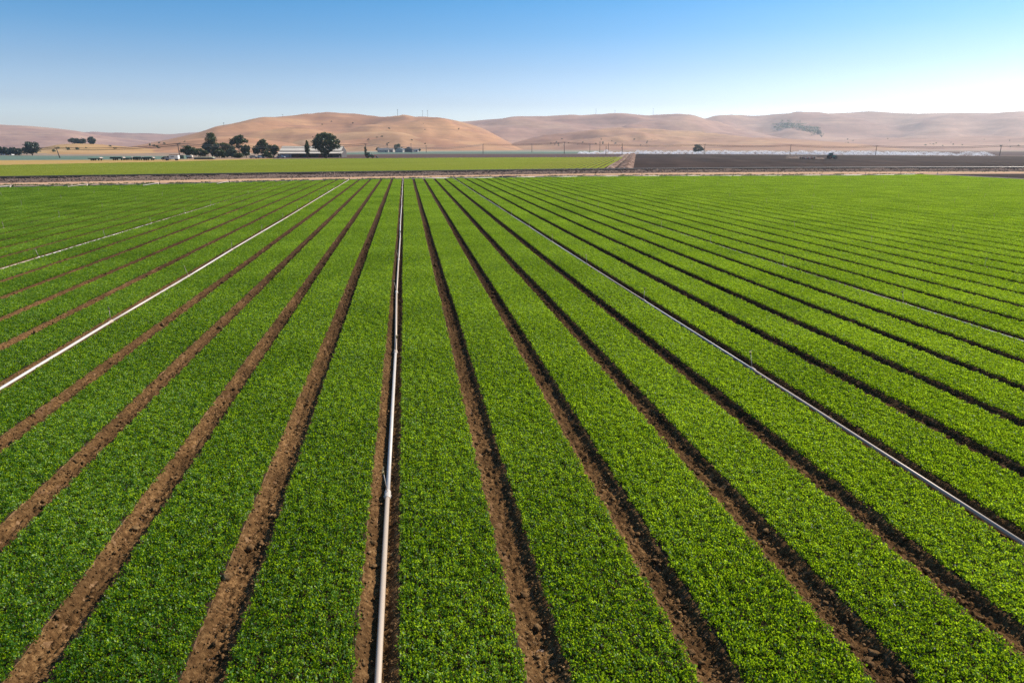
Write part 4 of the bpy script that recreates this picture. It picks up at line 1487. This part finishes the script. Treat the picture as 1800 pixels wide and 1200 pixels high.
def tree(px, py, blobs, label, mat='tree', cat='tree', name='tree', nleaf=1400, size=0.45, trunk=0.35, limbs=True, group=None, base=None, lean=(0, 0), spiky=False):
    """blobs: (dx, height, half width, half height) in metres across the view"""
    p = base if base is not None else at(px, py)
    t = thing(name, label, cat, (p.x, p.y, p.z if base is not None else 0), cam_face, group)
    B = [(b[0], rng.uniform(-0.4, 0.4) * b[2], b[1], b[2], b[2] * 0.9, b[3]) for b in blobs]
    top = max(b[2] for b in B)
    mb = MB()
    cx = sum(b[0] for b in B) / len(B)
    fork = min(b[2] - 0.6 * b[5] for b in B)
    fork = max(fork, 0.12 * top)
    mb.tube([(0, 0, -0.3), (cx * 0.25 + lean[0], 0, fork * 0.5), (cx * 0.5 + lean[0] * 2, 0, fork)], [trunk * 1.25, trunk, trunk * 0.8], 8)
    if limbs:
        for b in B:
            mb.tube([(cx * 0.5 + lean[0] * 2, 0, fork * 0.95), ((b[0] + cx * 0.5) * 0.5, b[1] * 0.5, (b[2] + fork) * 0.5), (b[0], b[1], b[2])], [trunk * 0.55, trunk * 0.36, trunk * 0.12], 6)
    mb.build('trunk', M['bark'], t, True)
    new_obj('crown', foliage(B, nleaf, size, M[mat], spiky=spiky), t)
    return t


def lump_blobs(w, h, z, n, seed):
    w, h = w * 1.15, h * 1.15
    """n uneven clumps filling a crown of half width w, half height h, centred at height z"""
    r = random.Random(seed)
    out = [(0, z, w * 0.62, h * 0.7)]
    for i in range(n):
        a = r.uniform(0, 2 * math.pi)
        q = r.uniform(0.5, 0.8)
        out.append((w * q * math.cos(a), z + h * q * math.sin(a), w * r.uniform(0.25, 0.42), h * r.uniform(0.22, 0.38)))
    return out


# farmyard, left to right
tree(331, 276.6, lump_blobs(4.2, 2.6, 3.6, 8, 1), 'dark spreading shrub, leftmost of the farmyard clump', nleaf=1500, trunk=0.25, name='shrub', cat='shrub')
tree(352, 276.9, lump_blobs(4.6, 2.4, 3.1, 8, 2), 'low rounded dark shrub beside the leftmost one', nleaf=1500, trunk=0.25, name='shrub', cat='shrub')
tree(374, 276.2, [(0, 12.6, 2.6, 1.6), (0.4, 10.6, 3.4, 1.8), (-0.4, 8.9, 3.0, 1.8), (-3.2, 6.5, 2.4, 2.2), (2.6, 7.2, 2.2, 1.4), (-2.6, 4.2, 2.0, 2.2), (0.9, 13.8, 1.2, 0.9), (-1.2, 13.6, 1.0, 0.9)], 'tallest tree of the farmyard, with a spiky dark top',
     nleaf=2400, size=0.55, trunk=0.4, spiky=True)
tree(382, 277.0, lump_blobs(4.0, 3.0, 4.2, 8, 3), 'dark bushy tree at the foot of the tallest tree', 'tree_blue', nleaf=1600)
tree(399, 276.8, lump_blobs(5.2, 3.6, 4.6, 10, 4), 'broad olive-grey tree between the two tall farmyard trees', nleaf=2200)
tree(421, 276.6, [(0.2, 11.0, 2.6, 1.6), (3.2, 9.8, 2.4, 1.1), (-2.4, 9.6, 2.3, 1.5), (0.6, 8.8, 2.6, 1.2), (5.0, 9.2, 1.1, 0.7), (-3.6, 8.2, 1.5, 1.1), (2.2, 12.0, 1.3, 0.9), (-0.4, 6.4, 1.2, 1.2)], 'tall wind-bent tree with a flat spreading crown', nleaf=2000, trunk=0.38)
tree(420, 278.0, lump_blobs(2.6, 1.5, 1.6, 6, 5), 'bright green low bush in front of the wind-bent tree', nleaf=700, trunk=0.15, name='shrub', cat='shrub')
tree(433, 277.2, [(-1.2, 4.6, 1.8, 2.2), (1.0, 5.2, 1.5, 1.8), (0.2, 2.8, 2.4, 1.8), (2.1, 5.6, 0.8, 1.2), (-2.0, 6.0, 0.8, 1.1), (0.2, 6.7, 0.7, 0.8)], 'ragged small tree right of the wind-bent tree', nleaf=1300, trunk=0.22)
tree(462, 277.4, [(-2.8, 4.6, 2.6, 2.4), (0.6, 6.4, 2.4, 2.2), (0.6, 9.2, 2.0, 1.3), (2.0, 4.2, 2.2, 2.2), (-1.2, 7.6, 1.6, 1.3), (2.2, 7.4, 1.5, 1.2), (-4.0, 3.4, 1.4, 1.5)], 'leafy tree with a raised peak left of the shed', nleaf=2000)
tree(481, 277.6, lump_blobs(3.0, 2.6, 4.6, 8, 6), 'rounded green tree overlapping the left end of the shed', nleaf=1400)
tree(541, 277.8, [(0, 4.2, 1.3, 1.4), (0.1, 6.2, 1.3, 1.6), (0, 8.0, 0.8, 1.2), (0.1, 2.8, 0.9, 0.8), (0.05, 9.2, 0.3, 0.5)], 'narrow upright tree standing before the cream shed roof', nleaf=1000, size=0.35, trunk=0.16)
tree(573, 278.0, [(0, 9.2, 5.0, 3.0), (-4.6, 8.6, 2.6, 2.4), (4.8, 8.2, 2.8, 2.6), (-2.4, 11.6, 2.8, 1.8), (2.6, 11.8, 2.8, 1.7), (6.8, 6.6, 1.8, 1.5), (-5.4, 6.2, 1.9, 1.3), (0.2, 12.8, 2.2, 1.1), (-2.6, 5.4, 2.0, 1.7), (3.2, 5.4, 2.4, 1.4), (-0.4, 3.4, 2.1, 2.1), (7.6, 9.2, 1.1, 1.0), (5.4, 11.2, 1.3, 1.0)],
     'biggest broad dark tree at the right end of the shed', nleaf=4200, size=0.48, trunk=0.6)
tree(389, 277.6, lump_blobs(3.4, 2.0, 2.3, 7, 71), 'low dark shrub in front of the olive-grey tree, left side', nleaf=900, trunk=0.18, name='shrub', cat='shrub')
tree(408, 277.5, lump_blobs(3.2, 2.4, 2.7, 7, 72), 'dense dark shrub in front of the olive-grey tree, right side', 'tree_blue', nleaf=900, trunk=0.18, name='shrub', cat='shrub')
tree(470, 278.1, lump_blobs(3.0, 1.7, 2.0, 7, 73), 'low shrub below the leafy tree left of the shed', nleaf=800, trunk=0.16, name='shrub', cat='shrub')
tree(366, 276.3, lump_blobs(2.6, 3.0, 5.2, 7, 74), 'grey-green tree leaning against the left of the tallest tree', 'tree_blue', nleaf=1000, trunk=0.2)
# far left row
far_left = [(2, 272.9, 2.9, 5.0, 'dark tree at the left edge of the picture'), (11, 272.9, 3.0, 4.6, 'dark pointed tree, second from the left edge'), (19.5, 272.8, 3.2, 4.2, 'dark tree above the pale house, third from the left edge'),
            (27, 272.8, 3.4, 4.5, 'dark tree, fourth from the left edge'), (36, 272.9, 3.0, 3.8, 'lower dark tree, fifth from the left edge')]
for i, (px, py, w_, h_, lb) in enumerate(far_left):
    tree(px, py, lump_blobs(w_, h_ * 0.52, h_ * 0.6, 6, 20 + i) + [(0, h_ * 1.1, w_ * 0.35, h_ * 0.22)], lb, 'tree_blue', nleaf=700, size=0.5, group='tree row at the left edge')
tree(57, 273.2, [(-3.2, 3.6, 3.4, 2.6), (0, 7.2, 3.6, 2.2), (3.4, 5.2, 3.2, 3.2), (-1.6, 8.8, 1.6, 1.0), (3.2, 8.2, 2.0, 1.3), (0.6, 4.0, 3.6, 2.8)], 'largest dark tree at the far left, beside the leaning pole', 'tree_blue', nleaf=2200, size=0.55)
# on the knoll
for i, (px, py, w_, h_, lb) in enumerate([(131, 252.6, 6.5, 3.4, 'dense tree on the gold knoll, left half of the left clump'), (143, 252.4, 7.0, 3.2, 'dense tree on the gold knoll, right half of the left clump'), (162, 253.4, 5.6, 4.4, 'dark tree alone on the right of the gold knoll')]):
    b = hill_at('left_knoll', px, py)
    tree(px, py, lump_blobs(w_, h_, h_ * 1.05, 8, 40 + i), lb, 'tree_blue', nleaf=1100, size=0.8, base=b, trunk=0.5)
# by the far houses
tree(666.5, 267.6, lump_blobs(3.6, 2.4, 2.9, 6, 50), 'small dark tree left of the far houses', nleaf=700, size=0.5)
tree(700, 267.2, lump_blobs(4.6, 4.0, 4.8, 8, 51), 'round dark tree rising behind the far houses', nleaf=1200, size=0.6)
tree(737.5, 267.0, lump_blobs(1.5, 2.0, 2.6, 5, 52), 'small dark tree right of the far houses', nleaf=350, size=0.4, trunk=0.15)
tree(1227, 269.0, lump_blobs(5.0, 4.4, 4.6, 9, 53), 'lone rounded tree standing behind the spray line', 'tree_blue', nleaf=1600, size=0.6)
tree(643, 276.0, [(0, 2.2, 0.7, 1.2), (0.1, 4.0, 0.8, 1.0), (-0.2, 5.4, 0.7, 0.8), (0.3, 1.0, 0.6, 0.7)], 'thin dark upright bush hugging a pole behind the parked tractor', nleaf=420, size=0.3, trunk=0.12)


def palm(px, py, h, label):
    p = at(px, py)
    t = thing('palm_tree', label, 'palm tree', (p.x, p.y, 0), cam_face)
    MB().tube([(0, 0, -0.2), (0.1, 0, h * 0.5), (0.0, 0, h)], [0.35, 0.24, 0.22], 8).build('trunk', M['bark'], t, True)
    V, Fc = [], []
    for i in range(46):
        a = rng.uniform(0, 6.28); e = rng.uniform(-1.1, 1.2)
        L_ = rng.uniform(1.6, 2.4)
        d = Vector((math.cos(a) * math.cos(e), math.sin(a) * math.cos(e), math.sin(e)))
        s = d.cross(Vector((0, 0, 1))).normalized()
        c = Vector((0, 0, h))
        n0 = len(V)
        V += [c, c + d * L_ * 0.55 + s * 0.22, c + d * L_ - Vector((0, 0, 0.45)), c + d * L_ * 0.55 - s * 0.22]
        Fc.append((n0, n0 + 1, n0 + 2, n0 + 3))
    me = mesh_from('crown', V, Fc, M['tree'])
    new_obj('crown', me, t)
    return t


palm(681, 267.8, 9.2, 'slim palm tree among the far houses')

# oak wood in the fold of the right-hand hills
P = []
for _ in range(150):
    u = rng.uniform()
    px = 1372 + 60 * u
    py = 221 + 11 * u + rng.normal(0, 2.6) - 4 * math.sin(u * 3.1)
    if 0.2 < u < 0.27:
        continue
    b = hill_at('right_far', px, py)
    P.append((b.x + rng.normal(0, 10), b.y + rng.normal(0, 25), b.z + 2, rng.uniform(6, 11), rng.uniform(6, 11), rng.uniform(3.5, 6)))
me = foliage(P, 6500, 1.5, M['tree'], 'oak_wood')
tag(new_obj('oak_wood', me), 'dark patch of oak wood in a fold of the hazy right-hand hills', 'wood', kind='stuff')
P = []
for key, x0, x1, y0, y1, n in [('left_foot', 270, 330, 251, 262, 16), ('left_main', 560, 840, 212, 232, 10), ('left_spur', 560, 840, 238, 256, 14), ('right_spur', 960, 1150, 244, 256, 34), ('right_bench', 1480, 1790, 244, 258, 22), ('left_knoll', 80, 220, 257, 266, 10)]:
    for _ in range(n):
        b = hill_at(key, rng.uniform(x0, x1), rng.uniform(y0, y1))
        P.append((b.x + rng.normal(0, 8), b.y + rng.normal(0, 8), b.z + 0.6, rng.uniform(0.9, 2.4), rng.uniform(0.9, 2.4), rng.uniform(0.7, 1.5)))
me = foliage(P, 4200, 0.7, M['tree'], 'hill_scrub')
tag(new_obj('hill_scrub', me), 'scattered dark scrub dotted over the dry hills', 'scrub', kind='stuff')
b = hill_at('right_far', 1441, 237)
tree(1441, 237, lump_blobs(9, 6.5, 7, 8, 61), 'lone hazy oak below the wood on the right-hand hills', nleaf=900, size=1.3, base=b, trunk=0.7)
b = hill_at('right_bench', 1766, 235)

# ------------------------------------------------------------------ poles and wires
def pole(px, D, ytop, label, arms=1, lean=0.0, base=None, group='utility poles along the valley', r=0.24):
    p = at_dist(px, D) if base is None else base
    Dh = math.hypot(p.x, p.y)
    h = z_at(px, ytop, Dh) - p.z
    t = thing('utility_pole', label, 'utility pole', (p.x, p.y, p.z), cam_face, group)
    t.rotation_euler = (0, lean, cam_face)
    MB().tube([(0, 0, -0.5), (0, 0, h)], [r * 1.15, r * 0.75], 8).build('shaft', M['pole'], t, True)
    for i in range(arms):
        a = MB().box(-1.1, 1.1, -0.07, 0.07, h - 0.45 - i * 0.9, h - 0.3 - i * 0.9).build('crossarm', M['pole'], t)
        for x in (-1.0, -0.5, 0.5, 1.0):
            MB().tube([(x, 0, h - 0.3 - i * 0.9), (x, 0, h - 0.1 - i * 0.9)], 0.05, 6).build('insulator', M['greywall'], a)
    return t, Vector((p.x, p.y, p.z + h))


LINE = []
for px, D, yt, lb, lean in [(-160, 520, 257, 'utility pole out at the far left end of the line', 0), (102, 480, 258.5, 'leaning utility pole right of the large far-left tree', -0.22), (314, 410, 252, 'utility pole beside the white truck', -0.04), (643, 440, 252.5, 'utility pole wrapped in dark creeper behind the parked tractor', 0),
                            (849, 640, 253, 'utility pole below the saddle between the hills', 0), (992, 640, 249.6, 'utility pole left of the start of the spray line', 0), (1239, 640, 253.5, 'utility pole just right of the lone rounded tree', 0), (1390, 620, 254.5, 'utility pole above the spray, left of the tractor at work', 0), (1541, 600, 256, 'utility pole above the spray, right of the tractor at work', 0), (1760, 600, 255, 'utility pole near the right edge of the picture', 0), (2050, 620, 253, 'utility pole past the right edge of the picture', 0)]:
    if px < -100 or px > 1900:
        p = at_dist(px, D)
        LINE.append(Vector((p.x, p.y, z_at(px, yt, D))))
        continue
    o, top = pole(px, D, yt, lb, 1, lean)
    if lean:
        top = top + RGT * math.sin(lean) * top.z
    LINE.append(top)
for px, D, yt, lb, arms in [(722.5, 760, 252.5, 'utility pole standing right of the brown-roofed far house', 1), (749, 780, 256, 'utility pole right of the small far shed', 1), (935, 760, 252.5, 'utility pole midway below the left foot of the right spur', 1),
                            (1037, 760, 252, 'thin utility pole at the start of the spray line', 0), (1054.5, 700, 249, 'heavy utility pole with two crossarms above the first spray', 2), (1069.5, 760, 251, 'plain utility pole right of the heavy double-arm pole', 0),
                            (1065.5, 560, 257, 'short thin pole in front of the plain utility pole', 0), (1094, 600, 252.5, 'utility pole with a transformer at the top of the dirt bank', 0)]:
    o, top = pole(px, D, yt, lb, arms)
    if 'transformer' in lb:
        MB().lathe([(0.3, 0), (0.36, 0.05), (0.36, 0.9), (0.25, 1.0)], Matrix.Translation((-0.5, 0, top.z * 0.55)), 10).build('transformer', M['greywall'], o)
wl = thing('power_cable', 'dark power cables strung between the poles across the valley', 'cable')
for a, b in zip(LINE[:-1], LINE[1:]):
    for dz in (-0.15, -1.0):
        pts = []
        for i in range(17):
            s = i / 16
            q = a.lerp(b, s)
            span = (b - a).length
            q.z += dz - 4 * s * (1 - s) * min(2.8, 0.014 * span)
            pts.append(q)
        MB().tube(pts, 0.13, 5, False).build('wire', M['wire'], wl)

# poles on the ridges
for key, px, py, h, lb in [('left_main', 395, 222.5, 9, 'tiny pole on the lower left shoulder of the main hill'), ('left_main', 498, 207.5, 9, 'tiny pole on the left of the main hill crest'), ('left_main', 697, 205, 15, 'tall thin pole on the main hill crest, left of the pair'),
                           ('left_main', 741, 205, 16, 'left pole of the pair on the main hill crest'), ('left_main', 752, 205, 17, 'right pole of the pair on the main hill crest'), ('right_mid', 1048, 201, 20, 'left pole on the right-hand ridge'),
                           ('right_mid', 1079, 202, 16, 'second pole on the right-hand ridge'), ('right_mid', 1147, 203, 24, 'tallest pole on the right-hand ridge'), ('right_far', 1638, 198.5, 30, 'faint pole on the far right crest')]:
    b = hill_at(key, px, py)
    t = thing('ridge_pole', lb, 'utility pole', (b.x, b.y, b.z), cam_face, 'poles on the hill crests')
    MB().tube([(0, 0, -1), (0, 0, h)], [0.42, 0.3], 6).build('shaft', M['pole'], t)
    MB().box(-1.8, 1.8, -0.15, 0.15, h - 1.6, h - 1.2).build('crossarm', M['pole'], t)

# ------------------------------------------------------------------ small trackside things
for px, py, h, lb in [(35, 318.0, 0.75, 'white marker post on the ballast at the far left'), (605, 307.5, 0.7, 'white marker post on the ballast left of the central pipe'), (1097, 301.5, 1.0, 'white marker post on the ballast below the dirt bank'), (1531, 300.5, 0.6, 'short white marker post on the ballast at the right')]:
    p = at(px, py)
    t = thing('marker_post', lb, 'marker post', (p.x, p.y, 0.0), cam_face + 0.4, 'white marker posts by the railway')
    MB().box(-0.09, 0.09, -0.06, 0.06, -0.05, h, None, 0.015).build('post', M['white'], t)
    MB().box(-0.11, 0.11, -0.08, 0.08, h + 0.003, h + 0.06, None, 0.03).build('cap', M['greywall'], t)
for px, py, lb, n in [(892, 303.5, 'scatter of broken white concrete on the railway bank', 7), (1514, 300.6, 'small pale rubble heap on the railway bank at the right', 5)]:
    p = at(px, py)
    sp = [(p.x + rng.normal(0, 0.7), p.y + rng.normal(0, 0.3), 0.25 + rng.uniform(0, 0.2), rng.uniform(0.14, 0.3)) for _ in range(n)]
    o = lumps('rubble', sp, M['white'])
    tag(o, lb, 'rubble', kind='stuff')
# dark coil of drip hose heaped at the field end
p = at(893, 311.6)
t = thing('hose_heap', 'low dark heap of drip hose at the far end of the field', 'hose', (p.x, p.y, 0), cam_face)
for i in range(4):
    pts = []
    r0 = random.uniform(0.6, 1.5)
    for j in range(33):
        a = j / 32 * 4 * math.pi
        pts.append((math.cos(a) * r0 * 1.8 + random.uniform(-0.1, 0.1), math.sin(a) * r0 * 0.5, 0.08 + 0.04 * i + 0.05 * math.sin(3 * a + i)))
    MB().tube(pts, 0.06, 5).build('hose_coil', M['black'], t)

# ------------------------------------------------------------------ haze
hm, hnt = mat_base('valley haze')
pv = N(hnt, 'ShaderNodeVolumePrincipled')
pv.inputs['Color'].default_value = (0.97, 0.98, 1.0, 1)
pv.inputs['Density'].default_value = HAZE_DENSITY
pv.inputs['Anisotropy'].default_value = HAZE_ANISO
ho = N(hnt, 'ShaderNodeOutputMaterial')
hnt.links.new(pv.outputs[0], ho.inputs['Volume'])
hz = MB().box(-5600, 5600, -5600, 5600, -4.0, 235.0).build('haze', hm)
tag(hz, 'thin pale haze lying over the whole valley', 'haze', kind='stuff')
